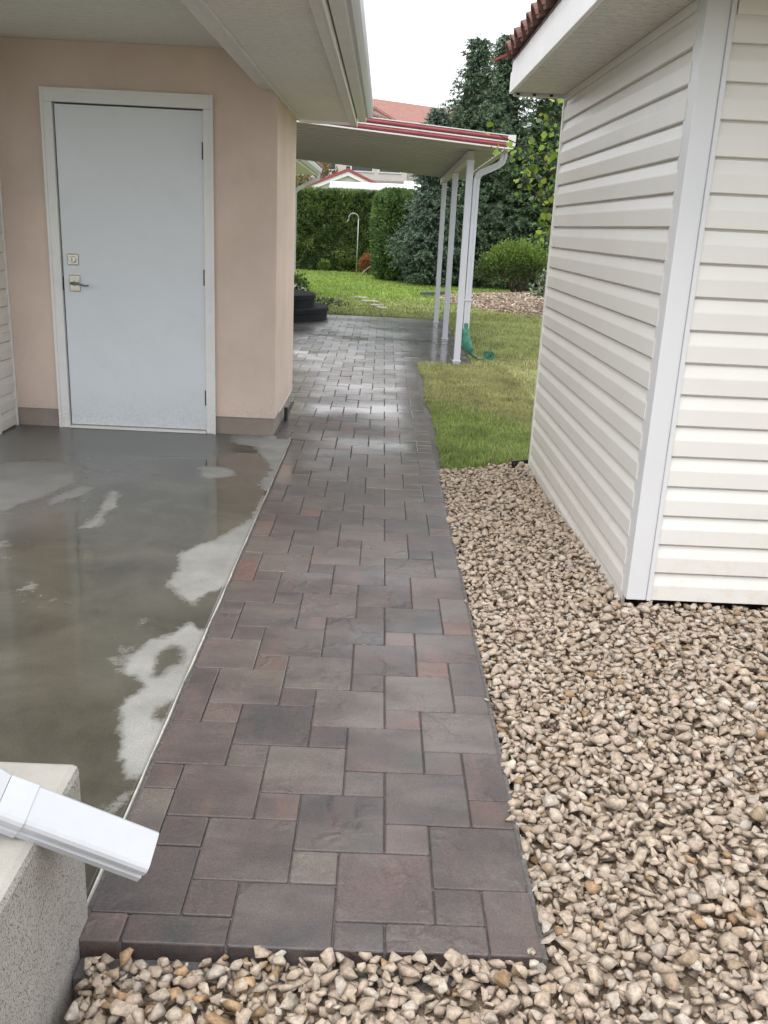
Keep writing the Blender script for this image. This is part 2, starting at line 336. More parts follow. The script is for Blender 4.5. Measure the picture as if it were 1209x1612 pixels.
# ------------------------------------------------------------------ mesh helpers
class MB:
    def __init__(s): s.v = []; s.f = []
    def add(s, vs_, fs):
        o = len(s.v); s.v += [tuple(x) for x in vs_]; s.f += [tuple(i + o for i in f) for f in fs]; return s
    def box(s, x0, x1, y0, y1, z0, z1):
        return s.add([(x0,y0,z0),(x1,y0,z0),(x1,y1,z0),(x0,y1,z0),(x0,y0,z1),(x1,y0,z1),(x1,y1,z1),(x0,y1,z1)],
                     [(0,3,2,1),(4,5,6,7),(0,1,5,4),(1,2,6,5),(2,3,7,6),(3,0,4,7)])
    def prism(s, a_pts, b_pts):
        n = len(a_pts)
        return s.add(list(a_pts) + list(b_pts), [tuple(range(n))[::-1], tuple(range(n, 2*n))] + [(i, (i+1) % n, n + (i+1) % n, n + i) for i in range(n)])
    def tube(s, pts, r, n=10, caps=True):
        pts = [Vector(p) for p in pts]; rings = []
        rs = r if isinstance(r, (list, tuple)) else [r] * len(pts)
        up = None
        for i, p in enumerate(pts):
            t = (pts[min(i+1, len(pts)-1)] - pts[max(i-1, 0)]).normalized()
            if up is None: up = t.orthogonal().normalized()
            u = (up - t * up.dot(t)).normalized(); up = u; w = t.cross(u)
            rings.append([p + (u * math.cos(2*math.pi*k/n) + w * math.sin(2*math.pi*k/n)) * rs[i] for k in range(n)])
        o = len(s.v)
        for rg in rings: s.v += [tuple(x) for x in rg]
        for i in range(len(pts)-1):
            for k in range(n):
                a = o + i*n + k; b = o + i*n + (k+1) % n
                s.f.append((a, b, b + n, a + n))
        if caps:
            s.f.append(tuple(o + k for k in range(n))[::-1]); s.f.append(tuple(o + (len(pts)-1)*n + k for k in range(n)))
        return s
    def sweep(s, pts, prof, up=(0, 1, 0)):
        """rectangular / polygon profile swept along a path; prof in (side, up) axes"""
        pts = [Vector(p) for p in pts]; n = len(prof); o = len(s.v); upv = Vector(up)
        for i, p in enumerate(pts):
            t = (pts[min(i+1, len(pts)-1)] - pts[max(i-1, 0)]).normalized()
            u = (upv - t * upv.dot(t)).normalized(); w = u.cross(t)
            s.v += [tuple(p + w * a + u * b) for a, b in prof]
        for i in range(len(pts)-1):
            for k in range(n):
                a = o + i*n + k; b = o + i*n + (k+1) % n
                s.f.append((a, b, b + n, a + n))
        s.f.append(tuple(o + k for k in range(n))[::-1]); s.f.append(tuple(o + (len(pts)-1)*n + k for k in range(n)))
        return s
    def mesh(s, name):
        me = bpy.data.meshes.new(name); me.from_pydata(s.v, [], s.f); me.update()
        bm = bmesh.new(); bm.from_mesh(me); bmesh.ops.recalc_face_normals(bm, faces=bm.faces); bm.to_mesh(me); bm.free()
        return me
    def build(s, name, mat, parent=None, bevel=0.0, smooth=False):
        return link(name, s.mesh(name), mat, parent, bevel, smooth)

def link(name, me, mat, parent=None, bevel=0.0, smooth=False):
    o = bpy.data.objects.new(name, me); COL.objects.link(o)
    if mat is not None and not me.materials: me.materials.append(M[mat] if isinstance(mat, str) else mat)
    if parent is not None: o.parent = parent
    if bevel:
        b = o.modifiers.new('bevel', 'BEVEL'); b.width = bevel; b.segments = 2; b.limit_method = 'ANGLE'; b.angle_limit = math.radians(40)
    if smooth: me.polygons.foreach_set('use_smooth', [True] * len(me.polygons))
    return o

def thing(name, label, cat, loc=(0, 0, 0), group=None):
    o = bpy.data.objects.new(name, None); COL.objects.link(o); o.empty_display_size = 0.1
    o['label'] = label; o['category'] = cat
    if group: o['group'] = group
    return o
def tag(o, label, cat, group=None):
    o['label'] = label; o['category'] = cat
    if group: o['group'] = group
    return o
def struct(o): o['kind'] = 'structure'; return o
def stuff(o): o['kind'] = 'stuff'; return o

def np_mesh(name, verts, tris, tone=None, tone_name='tone'):
    """verts (n,3), tris (m,3); tone per vertex (n,3)"""
    me = bpy.data.meshes.new(name)
    verts = np.asarray(verts, np.float32); tris = np.asarray(tris, np.int32)
    me.vertices.add(len(verts)); me.vertices.foreach_set('co', verts.ravel())
    me.loops.add(tris.size); me.loops.foreach_set('vertex_index', tris.ravel())
    me.polygons.add(len(tris)); me.polygons.foreach_set('loop_start', np.arange(0, tris.size, tris.shape[1], dtype=np.int32))
    me.update(calc_edges=True)
    if tone is not None:
        at = me.color_attributes.new(tone_name, 'FLOAT_COLOR', 'POINT')
        c = np.ones((len(verts), 4), np.float32); c[:, :3] = tone; at.data.foreach_set('color', c.ravel())
    me.validate()
    return me

def vnoise(x, y, seed=0):
    """smooth value noise, about -1..1"""
    def h(i, j):
        n = (i * 374761393 + j * 668265263 + seed * 144269) & 0xffffffff
        n = ((n ^ (n >> 13)) * 1274126177) & 0xffffffff
        return ((n ^ (n >> 16)) & 0xffff) / 32767.5 - 1
    xi = np.floor(x).astype(np.int64); yi = np.floor(y).astype(np.int64); fx = x - xi; fy = y - yi
    fx = fx * fx * (3 - 2 * fx); fy = fy * fy * (3 - 2 * fy)
    a = h(xi, yi) * (1 - fx) + h(xi + 1, yi) * fx; b = h(xi, yi + 1) * (1 - fx) + h(xi + 1, yi + 1) * fx
    return a * (1 - fy) + b * fy
def fbm(x, y, seed=0, octs=4):
    s = 0; a = 1.0; t = 0
    for k in range(octs): s = s + a * vnoise(x * 2**k, y * 2**k, seed + k * 17); t += a; a *= 0.55
    return s / t

def sstep(v, a, b):
    t = np.clip((np.asarray(v, float) - a) / (b - a), 0, 1); return t * t * (3 - 2 * t)

# ------------------------------------------------------------------ the ground
def ground():
    mb = MB(); mb.add([(-300, -60, -0.14), (300, -60, -0.14), (300, 500, -0.14), (-300, 500, -0.14)], [(0, 1, 2, 3)])
    struct(mb.build('ground', 'ground'))
    # hillside rising behind the hedge
    nx, ny = 60, 50
    X, Y = np.meshgrid(np.linspace(-60, 60, nx), np.linspace(36, 130, ny))
    Z = -0.13 + sstep(Y, 36, 75) * 6.2 + sstep(Y, 60, 130) * 5 + fbm(X / 9, Y / 9, 3) * 0.5 * sstep(Y, 37, 48)
    v = np.stack([X.ravel(), Y.ravel(), Z.ravel()], 1)
    q = [(j*nx+i, j*nx+i+1, (j+1)*nx+i+1, (j+1)*nx+i) for j in range(ny-1) for i in range(nx-1)]
    struct(link('hill', np_mesh('hill', v, q), 'hill'))
ground()

def lawn_tone(x, y):
    """turf colour: fresh sod by the path, dry and yellow beyond, bright far lawn"""
    n = fbm(x * 1.3, y * 0.9, 5)
    n2 = fbm(x * 4, y * 3, 9)
    green = np.array([0.195, 0.265, 0.078]); dry = np.array([0.275, 0.280, 0.125]); far = np.array([0.200, 0.295, 0.060]); mid = np.array([0.225, 0.260, 0.095])
    fs = sstep(y + 0.7 * n + 0.25 * n2 + 1.6 * np.maximum(0, x - 0.74), 6.7, 7.7)[..., None]
    fm = sstep(y + 1.2 * n, 9.2, 11.5)[..., None]; ff = sstep(y + 1.5 * n, 16.5, 19.5)[..., None]
    c = green * (1 - fs) + dry * fs
    c = c * (1 - fm) + mid * fm
    c = c * (1 - ff) + far * ff
    c = c * (1 + 0.42 * n2[..., None])
    k = sstep(n2 + 0.4 * n, 0.25, 0.6)[..., None] * 0.4 * (1 - 0.6 * ff)
    return np.clip((c * (1 - k) + dry * k) * 1.22, 0, 1)

def lawn_edge_x(y): return 0.440 + 0.014 * np.sin(y * 3.1) + 0.022 * fbm(np.asarray(y) * 5.0, np.asarray(y) * 0 + 3.3, 91, 4)
def lawn_front_y(x): return 5.36 + 0.45 * (x - 0.44) + 0.03 * np.sin(x * 17)

def lawn():
    def sheet(nm, xs, ys, edge_left=None, edge_front=None):
        X, Y = np.meshgrid(xs, ys)
        Z = 0.012 + 0.012 * fbm(X * 2.2, Y * 2.2, 21)
        Z = Z + 0.10 * sstep(Y, 18, 27)
        if edge_left is not None: X[:, 0] = lawn_edge_x(Y[:, 0]); X[:, 1] = lawn_edge_x(Y[:, 1]) + 0.02
        if edge_front is not None:
            f = lawn_front_y(X[0]); Y[0] = f
        v = np.stack([X, Y, Z], -1).reshape(-1, 3); t = lawn_tone(X, Y).reshape(-1, 3)
        ny, nx = X.shape
        q = [(j*nx+i, j*nx+i+1, (j+1)*nx+i+1, (j+1)*nx+i) for j in range(ny-1) for i in range(nx-1)]
        v = list(map(tuple, v)); t = list(map(tuple, t))
        # the cut edge of the turf: a dark skirt of soil and thatch
        ring = [i for i in range(nx)] + [j*nx + nx-1 for j in range(1, ny)] + [(ny-1)*nx + i for i in range(nx-2, -1, -1)] + [j*nx for j in range(ny-2, 0, -1)]
        o = len(v)
        for k in ring: v.append((v[k][0], v[k][1], -0.07)); t.append((0.06, 0.045, 0.03))
        m = len(ring)
        q += [(ring[(k+1) % m], ring[k], o + k, o + (k+1) % m) for k in range(m)]
        return np_mesh(nm, v, q, t)
    a = struct(link('lawn', sheet('lawn', np.concatenate([np.linspace(0.44, 0.98, 14), np.linspace(1.1, 7, 12)]), np.concatenate([[5.36], np.linspace(5.75, 9.655, 46)]), 1, 1), 'lawn'))
    b = sheet('lawn_beside_cover', np.linspace(1.035, 7, 24), np.linspace(9.657, 14.86, 40)); struct(link('lawn', b, 'lawn'))
    c = sheet('lawn_back', np.linspace(-7, 8, 60), np.linspace(14.865, 36, 80)); struct(link('lawn', c, 'lawn'))
lawn()

def grass():
    out_v, out_t = [], []
    def blades(n, xr, yr, h, w, cond=None, zb=0.012):
        x = nrg.uniform(*xr, n); y = nrg.uniform(*yr, n)
        if cond is not None: k = cond(x, y); x, y = x[k], y[k]
        n = len(x)
        z = zb + 0.012 * fbm(x * 2.2, y * 2.2, 21) + 0.10 * sstep(y, 18, 27)
        clump = 0.85 + 0.75 * fbm(x * 7, y * 7, 31)
        hh = h * nrg.uniform(0.5, 1.15, n) * clump
        a = nrg.uniform(0, 2 * np.pi, n); lean = nrg.uniform(0.1, 1.0, n) * hh
        b = nrg.uniform(0, 2 * np.pi, n)
        p0 = np.stack([x - np.cos(a) * w / 2, y - np.sin(a) * w / 2, z - 0.004], 1)
        p1 = np.stack([x + np.cos(a) * w / 2, y + np.sin(a) * w / 2, z - 0.004], 1)
        p2 = np.stack([x + np.cos(b) * lean, y + np.sin(b) * lean, z + hh], 1)
        c = lawn_tone(x, y) * nrg.uniform(0.6, 1.5, (n, 1))
        st = nrg.random(n); c[st < .13] = np.array([.36, .31, .17]) * nrg.uniform(.7, 1.2, ((st < .13).sum(), 1)); c[st > .95] = np.array([.13, .09, .05])
        out_v.append(np.stack([p0, p1, p2], 1).reshape(-1, 3)); out_t.append(np.repeat(c, 3, 0))
    blades(52000, (0.40, 1.35), (5.36, 9.7), 0.038, 0.0065, lambda x, y: (x > lawn_edge_x(y) - 0.006) & (y > lawn_front_y(x) - 0.01) & ((x < 0.97) | (y > 5.5)))
    blades(9000, (0.40, 0.49), (5.38, 9.66), 0.036, 0.006, lambda x, y: np.abs(x - lawn_edge_x(y)) < 0.016)
    blades(42000, (1.03, 3.6), (9.66, 16.2), 0.04, 0.010)
    blades(14000, (1.3, 3.0), (6.2, 9.66), 0.036, 0.008)
    blades(52000, (-3.2, 4.2), (14.86, 27.2), 0.05, 0.018)
    v = np.concatenate(out_v); t = np.concatenate(out_t)
    stuff(link('grass', np_mesh('grass', v, np.arange(len(v)).reshape(-1, 3), t), 'grass'))['label'] = 'short green and yellowed lawn grass'
grass()

# concrete slab of the carport, with standing water, damp and dry patches
def slab():
    x0, x1, y0, y1 = -4.2, -0.566, -1.0, 6.03
    xs = np.concatenate([np.linspace(x0, -2.5, 12), np.linspace(-2.47, x1, 150)]); ys = np.concatenate([np.linspace(y0, 1.5, 12), np.linspace(1.53, y1, 330)])
    X, Y = np.meshgrid(xs, ys); P = np.stack([X.ravel(), Y.ravel()], 1)
    def sd(poly):
        poly = np.array(poly); d = np.full(len(P), 1e9); ins = np.zeros(len(P), bool)
        for i in range(len(poly)):
            a, b = poly[i], poly[(i + 1) % len(poly)]
            e = b - a; w = P - a; t = np.clip((w @ e) / (e @ e), 0, 1)
            d = np.minimum(d, np.linalg.norm(w - t[:, None] * e, axis=1))
            c = ((a[1] > P[:, 1]) != (b[1] > P[:, 1]))
            with np.errstate(divide='ignore', invalid='ignore'):
                xx = a[0] + (P[:, 1] - a[1]) * e[0] / e[1]
            ins ^= c & (P[:, 0] < xx)
        return np.where(ins, d, -d)
    E = -0.50
    polys = [
        [(E,2.06),(-.60,2.03),(-.65,2.16),(-.69,2.26),(-.725,2.4),(-.685,2.52),(-.785,2.62),(-.75,2.83),(-.63,2.99),(-.585,2.95),(E,2.90)],
        [(E,3.42),(-.60,3.30),(-.66,3.14),(-.76,3.28),(-.80,3.44),(-.815,3.74),(-.727,3.86),(-.665,4.02),(-.593,4.26),(E,4.32)],
        [(E,4.30),(-.583,4.3),(-.585,4.7),(-.645,4.92),(-.59,5.14),(-.70,5.45),(-.77,5.70),(-.95,5.80),(-1.0,6.2),(E,6.2)],
        [(-2.2,5.0),(-1.9,5.14),(-1.66,5.03),(-1.60,4.7),(-1.70,4.35),(-1.80,4.13),(-2.3,3.95),(-2.6,4.9)],
        [(-1.56,4.66),(-1.46,4.62),(-1.53,4.36),(-1.60,4.2),(-1.64,4.4)],
        [(-1.40,4.64),(-1.31,4.58),(-1.25,4.29),(-1.25,3.99),(-1.33,3.97),(-1.36,4.3)],
        [(-1.03,5.14),(-.83,5.18),(-.76,5.0),(-.90,4.84),(-1.0,4.95)],
        [(-.62,1.93),(-.58,1.97),(-.58,1.84),(-.61,1.82)],
    ]
    holes = [[(-.66,2.58),(-.61,2.72),(-.64,2.80),(-.69,2.72)], [(-.56,2.42),(-.60,2.44),(-.60,2.34),(-.57,2.30)]]
    s = np.full(len(P), -1e9)
    for k, po in enumerate(polys): s = np.maximum(s, sd(po) - (0.012 if k in (4, 5, 6) else 0.0))
    for po in holes: s = np.minimum(s, -sd(po))
    x, y = P[:, 0], P[:, 1]
    s = s + 0.045 * fbm(x * 11, y * 6, 41, 6) + 0.012 * fbm(x * 40, y * 22, 43, 4)
    # scattered little islands
    isl = fbm(x * 5, y * 4, 77, 4) - 0.62
    s = np.maximum(s, np.minimum(isl * 0.08, 0.02))
    s = s - 0.010
    wet = 0.5 - s / 0.075
    wet = np.clip(wet, 0, 1)
    damp = sstep(y + 0.22 * fbm(x * 1.4, y * 1.4, 55) + 0.10 * (-x - 0.7), 5.15, 5.45) * sstep(-x, 0.80, 1.05)
    damp = np.maximum(damp, 0.75 * sstep(-x + 0.25 * fbm(x * 2, y * 2, 56), 1.25, 1.5) * sstep(y, 3.6, 4.2))
    Z = 0.001 * fbm(x * 3, y * 3, 60)
    v = np.stack([x, y, Z], 1); ny, nx = X.shape
    q = np.array([(j*nx+i, j*nx+i+1, (j+1)*nx+i+1, (j+1)*nx+i) for j in range(ny-1) for i in range(nx-1)])
    # right and front edges of the slab go down
    vl = v.tolist(); ql = q.tolist()
    edge = [j*nx + nx-1 for j in range(ny)]; o = len(vl)
    for k in edge: vl.append([v[k][0], v[k][1], -0.12])
    ql += [[edge[k], edge[k+1], o+k+1, o+k][::-1] for k in range(len(edge)-1)]
    me = np_mesh('concrete_slab', vl, ql)
    for nm, val in (('wet', wet), ('damp', damp)):
        at = me.attributes.new(nm, 'FLOAT', 'POINT'); full = np.zeros(len(vl), np.float32); full[:len(val)] = val; at.data.foreach_set('value', full)
    so = struct(link('concrete_slab', me, 'slab', None, 0, True))
    # pale ragged strip along the slab's edge, broken into lengths
    mb = MB(); yy = 1.42; k = 0
    pts = []
    while yy < 5.93: pts.append(yy); yy += 0.06
    pts.append(5.93)
    for a, b in zip(pts[:-1], pts[1:]):
        w0 = 0.0022 + 0.003 * (vnoise(np.array([a * 9.0]), np.array([0.5]), 3)[0] + 0.6); w1 = 0.0022 + 0.003 * (vnoise(np.array([b * 9.0]), np.array([0.5]), 3)[0] + 0.6)
        za = 0.004 + 0.002 * vnoise(np.array([a * 14.0]), np.array([2.5]), 3)[0]; zb = 0.004 + 0.002 * vnoise(np.array([b * 14.0]), np.array([2.5]), 3)[0]
        mb.prism([(-.5645, a, -.05), (-.5645 + w0, a, -.05), (-.5645 + w0, a, za), (-.5645, a, za)], [(-.5645, b, -.05), (-.5645 + w1, b, -.05), (-.5645 + w1, b, zb), (-.5645, b, zb)])
    mb.build('edge_strip', 'strip', so)
slab()

# ------------------------------------------------------------------ pavers: a hopscotch pattern of large and small squares
def pavers():
    root = bpy.data.objects.new('paver_path', None); COL.objects.link(root); struct(root)
    mb = MB()
    zs = -0.0065
    for (xa, xb, ya, yb) in ((-.5645, .396, 1.480, 5.30), (-.5645, .455, 5.30, 5.93), (-.70, .455, 5.93, 7.26), (-3.0, .455, 7.26, 9.67), (-3.0, 1.04, 9.67, 14.87)):
        mb.box(xa, xb, ya, yb, -0.10, zs)
    mb.box(-.545, .40, 1.425, 1.4795, -0.10, -.044)
    mb.build('joint_sand', 'sand', root)
    SX, SY, OX, OY = 0.1065, 0.1100, -0.041, 1.777
    rects = [(-.551, .3865, 1.476, 5.94), (-.665, .3865, 5.94, 7.27), (-2.6, .3865, 7.27, 9.66), (-2.6, 1.02, 9.66, 14.85)]
    pieces = []
    for i in range(-70, 70):
        for j in range(-80, 40):
            cx = 2*i + j; cy = i - 2*j
            for (a, b, w, h) in ((cx, cy - 2, 2, 2), (cx + 1, cy, 1, 1)):
                x0, y0 = OX + a*SX, OY + b*SY; x1, y1 = x0 + w*SX, y0 + h*SY
                if x1 < -2.6 or x0 > 1.05 or y1 < 1.3 or y0 > 14.9: continue
                cl = []
                for (ra, rb, rc, rd) in rects:
                    u0, u1, v0, v1 = max(x0, ra), min(x1, rb), max(y0, rc), min(y1, rd)
                    if u1 - u0 > 1e-6 and v1 - v0 > 1e-6: cl.append((u0, u1, v0, v1))
                area = sum((c[1]-c[0])*(c[3]-c[2]) for c in cl)
                if area > 0.999 * (x1-x0)*(y1-y0): pieces.append((x0, x1, y0, y1))
                else:
                    for c in cl:
                        if c[1]-c[0] > 0.022 and c[3]-c[2] > 0.022: pieces.append(c)
    pieces.sort(key=lambda c: c[2])
    # those hidden left of the house come last
    vis = [c for c in pieces if c[1] > -0.70 and c[0] < 1.03]; hid = [c for c in pieces if not (c[1] > -0.70 and c[0] < 1.03)]
    near, far = vis[:300], vis[300:] + hid
    G = 0.0014
    def geo(w, h, seed=0):
        r = random.Random(seed)
        w2, h2 = w/2 - G, h/2 - G; b = 0.0024; z = [0.0, -0.0008, -0.0032, -0.05]; ins = [b*1.5, b*0.5, 0, 0]
        mb = MB(); c = 0.004
        for zz, k in zip(z, ins):
            a, d = w2 - k, h2 - k
            j = lambda: r.uniform(-.0006, .0006)
            mb.v += [(-a+c+j(), -d, zz), (a-c+j(), -d, zz), (a, -d+c+j(), zz), (a, d-c+j(), zz), (a-c+j(), d, zz), (-a+c+j(), d, zz), (-a, d-c+j(), zz), (-a, -d+c+j(), zz)]
        mb.f.append(tuple(range(8)))
        for k in range(3):
            for i in range(8): mb.f.append((k*8+i, (k+1)*8+i, (k+1)*8+(i+1) % 8, k*8+(i+1) % 8))
        return mb
    cache = {}
    for c in near:
        w, h = c[1]-c[0], c[3]-c[2]; key = (round(w, 4), round(h, 4), rnd.randrange(3))
        if key not in cache:
            me = geo(w, h, hash(key) & 0xffff).mesh('paver'); me.materials.append(M['paver']); cache[key] = me
        o = bpy.data.objects.new('paver', cache[key]); COL.objects.link(o); o.parent = root
        o.location = ((c[0]+c[1])/2, (c[2]+c[3])/2, rnd.uniform(-.0012, .0012))
        k = .004 + .006*min(1, max(0, (c[2] - 4)/4)); o.rotation_euler = (rnd.uniform(-k, k), rnd.uniform(-k, k), rnd.uniform(-.004, .004))
        t = rnd.random(); small = w * h < 0.02
        red = rnd.choice([.28, .34, .40, .46]) + (0.30 if small and t < .22 else 0); light = rnd.choice([.24, .30, .36, .44]) if t < .85 else .54
        o.color = (rnd.random(), red, light, 1)
    mb = MB(); tone = []
    for c in far:
        g = geo(c[1]-c[0], c[3]-c[2]); ox, oy = (c[0]+c[1])/2, (c[2]+c[3])/2; dz = rnd.uniform(-.0014, .0014); tx = rnd.uniform(-.012, .012); ty = rnd.uniform(-.014, .014)
        mb.add([(x + ox, y + oy, z + dz + x*tx + y*ty) for x, y, z in g.v], g.f)
        tone += [(rnd.random(), rnd.choice([.25, .35, .45]), rnd.choice([.3, .4, .5]))] * len(g.v)
    me = bpy.data.meshes.new('far_pavers'); me.from_pydata(mb.v, [], mb.f); me.update()
    bm = bmesh.new(); bm.from_mesh(me); bmesh.ops.recalc_face_normals(bm, faces=bm.faces); bm.to_mesh(me); bm.free()
    at = me.color_attributes.new('tone', 'FLOAT_COLOR', 'POINT'); arr = np.ones((len(tone), 4), np.float32)
    tt = np.array(tone); arr[:, :3] = tt; at.data.foreach_set('color', arr.ravel())
    stuff(link('far_pavers', me, 'paver_far', root))
pavers()

# ------------------------------------------------------------------ gravel
def bed_z(x, y):
    x = np.asarray(x, float); y = np.asarray(y, float)
    side = 0.078 * sstep(x, 0.50, 1.05) * (1 - sstep(y, 3.3, 5.3)) + 0.0 * x
    front = (-0.012 + 0.020 * sstep(x, -0.30, 0.15)) * (1 - sstep(y, 1.40, 1.64)) * (1 - 0.75 * sstep(x, 0.05, 0.55))
    near = -0.004 * (1 - sstep(x, 0.40, 0.5))
    return -0.026 + side + front + near + 0.006 * fbm(x * 3, y * 3, 13)

def gravel():
    X, Y = np.meshgrid(np.linspace(-1.6, 3.2, 97), np.concatenate([np.linspace(-0.6, 1.42, 40), np.linspace(1.47, 5.75, 80)]))
    Z = bed_z(X, Y) - 0.016
    Z = np.where((X < 0.39) & (Y > 1.43), -0.11, Z); Z = np.where((X < -0.52) & (Y < 1.6), -0.12, Z); Z = np.where((Y > 5.36 + 0.45*(X-.44)) , -0.11, Z)
    ny, nx = X.shape
    q = [(j*nx+i, j*nx+i+1, (j+1)*nx+i+1, (j+1)*nx+i) for j in range(ny-1) for i in range(nx-1)]
    struct(link('gravel_bed', np_mesh('gravel_bed', np.stack([X, Y, Z], -1).reshape(-1, 3), q), 'stone_bed', None, 0, True))
    # crushed stone shapes
    shapes = []
    for k in range(40):
        r = np.random.default_rng(100 + k); bm = bmesh.new()
        n = 9 + k % 6
        p = r.normal(size=(n, 3)); p /= np.linalg.norm(p, axis=1)[:, None]; p *= r.uniform(0.8, 1.2, (n, 1))
        p *= np.array([1.12, r.uniform(0.60, 0.95), r.uniform(0.40, 0.72)])
        vs_ = [bm.verts.new(x) for x in p]
        res = bmesh.ops.convex_hull(bm, input=vs_)
        bmesh.ops.delete(bm, geom=[g for g in res['geom_interior'] if isinstance(g, bmesh.types.BMVert)], context='VERTS')
        bmesh.ops.bevel(bm, geom=list(bm.edges), offset=0.045, segments=1, affect='EDGES', profile=0.5, clamp_overlap=True) if k % 3 == 0 else None
        bmesh.ops.triangulate(bm, faces=bm.faces); bmesh.ops.recalc_face_normals(bm, faces=bm.faces)
        bm.verts.index_update()
        shapes.append((np.array([v.co[:] for v in bm.verts]), np.array([[v.index for v in f.verts] for f in bm.faces]))); bm.free()
    # drop the stones one by one on a height map
    gx0, gy0, cell = -1.0, 0.7, 0.006
    gw, gh = int(3.4 / cell), int(5.0 / cell)
    xs = gx0 + (np.arange(gw) + .5) * cell; ys = gy0 + (np.arange(gh) + .5) * cell
    HX, HY = np.meshgrid(xs, ys); base = bed_z(HX, HY); on = (HX < 0.386) & (HY > 1.477); base = np.where(on, 0.0, base); Hm = np.where(on, 0.0005, base - 0.016)
    def inside(x, y, r):
        if y > 5.36 + 0.45*(x - .44) - 0.2*r: return False
        if x > 0.97 - 0.4*r and y > 3.15 + 0.04 and y < 5.6: return False
        if x > 1.0 and y > 3.5: return False
        spill = nrg.random() < 0.05
        if x < 0.386 and y < 1.60 and y > 1.482 - r*0.55 - 0.020*(0.5 + 0.5*math.sin(x*11)) * (1 if x < -0.12 else 0) and not (x > 0.36 and y < 1.49): return False
        if y >= 1.60 or x > 0.386:
            lim = 0.386 + r*0.35 + (0.020 if y < 2.6 else 0.004) * max(0, math.sin(y*5.2 + 1))
            if y > 1.46 and x < lim and not (spill and y > 1.9 and x > 0.372 and r < 0.0135): return False
        if x < -0.53 + r*0.8: return False
        return True
    V, F, T = [], [], []; off = 0
    pal = np.array([[.475,.39,.305],[.45,.365,.285],[.495,.42,.34],[.43,.345,.265],[.465,.37,.30],[.52,.465,.395],[.385,.295,.21],[.44,.38,.32]])
    pw = np.array([.26,.2,.16,.1,.12,.07,.05,.04]); pw = pw / pw.sum()
    count = 0
    for layer, n in ((0, 30000), (1, 60000), (2, 12000), (3, 0), (3, 0)):
        if layer == 3:          # chips that fill what is still bare
            bare = (Hm < base + 0.0045) & ~on; jj, ii = np.nonzero(bare); keep = nrg.random(len(ii)) < 0.16; jj, ii = jj[keep], ii[keep]
            od = nrg.permutation(len(ii)); px = xs[ii[od]]; py = ys[jj[od]]
        else:
            px = nrg.uniform(-0.55, 2.35, n); py = nrg.uniform(0.75, 5.6, n)
        ok = (px < 0.67 + 0.42 * py) & ((px > 0.365) | (py < 1.49)) & ((px < 1.0) | (py < 3.6)) & (py > 1.0)
        for x, y in zip(px[ok], py[ok]):
            # stones beyond the frame's right edge are not laid
            r = 0.0075 + 0.0125 * nrg.random()**1.1 if layer < 2 else nrg.uniform(0.012, 0.0235)
            if nrg.random() < 0.16: r *= 1.25
            if layer == 0: r *= 0.9
            if layer == 3: r = nrg.uniform(0.009, 0.0165)
            if not inside(x, y, r): continue
            i0 = int((x - r*.7 - gx0)/cell); i1 = int((x + r*.7 - gx0)/cell) + 1; j0 = int((y - r*.7 - gy0)/cell); j1 = int((y + r*.7 - gy0)/cell) + 1
            if i0 < 0 or j0 < 0 or i1 > gw or j1 > gh: continue
            patch = Hm[j0:j1, i0:i1]; hb = float(np.percentile(patch, 55)); b0 = float(base[(j0+j1)//2, (i0+i1)//2])
            if layer < 2 and hb > b0 + 0.022: continue
            if layer == 3 and hb > b0 + 0.008: continue
            if layer == 2 and hb > b0 + 0.024: continue
            sv, sf = shapes[nrg.integers(40)]
            tilt = nrg.normal(0, 0.27, 2); yaw = nrg.uniform(0, 6.283)
            cz, sz = math.cos(yaw), math.sin(yaw); cxx, sxx = math.cos(tilt[0]), math.sin(tilt[0]); cyy, syy = math.cos(tilt[1]), math.sin(tilt[1])
            Rz = np.array([[cz, -sz, 0], [sz, cz, 0], [0, 0, 1]]); Rx = np.array([[1, 0, 0], [0, cxx, -sxx], [0, sxx, cxx]]); Ry = np.array([[cyy, 0, syy], [0, 1, 0], [-syy, 0, cyy]])
            p = (sv * r * nrg.uniform(0.9, 1.15)) @ (Rx @ Ry @ Rz).T
            zmin = p[:, 2].min(); zc = hb - zmin * 0.78 - 0.001
            top = zc + p[:, 2].max() * 0.72
            Hm[j0:j1, i0:i1] = np.maximum(patch, top)
            V.append(p + (x, y, zc)); F.append(sf + off); off += len(p)
            # rusty, damp stones gather near the slab corner and the path's front
            c = pal[nrg.choice(8, p=pw)] * nrg.uniform(0.80, 1.02)
            if nrg.random() < 0.02 + 0.25 * math.exp(-((x + .25)**2 + (y - 1.38)**2) / 0.03): c = np.array([.36, .245, .145]) * nrg.uniform(0.65, 1.1)
            T.append(np.repeat(c[None], len(p), 0)); count += 1
    me = np_mesh('gravel', np.concatenate(V), np.concatenate(F), np.concatenate(T))
    o = stuff(link('gravel', me, 'gravel')); o['label'] = 'crushed beige limestone gravel beside the path and shed'
    print('stones', count, 'tris', sum(len(f) for f in F))
gravel()

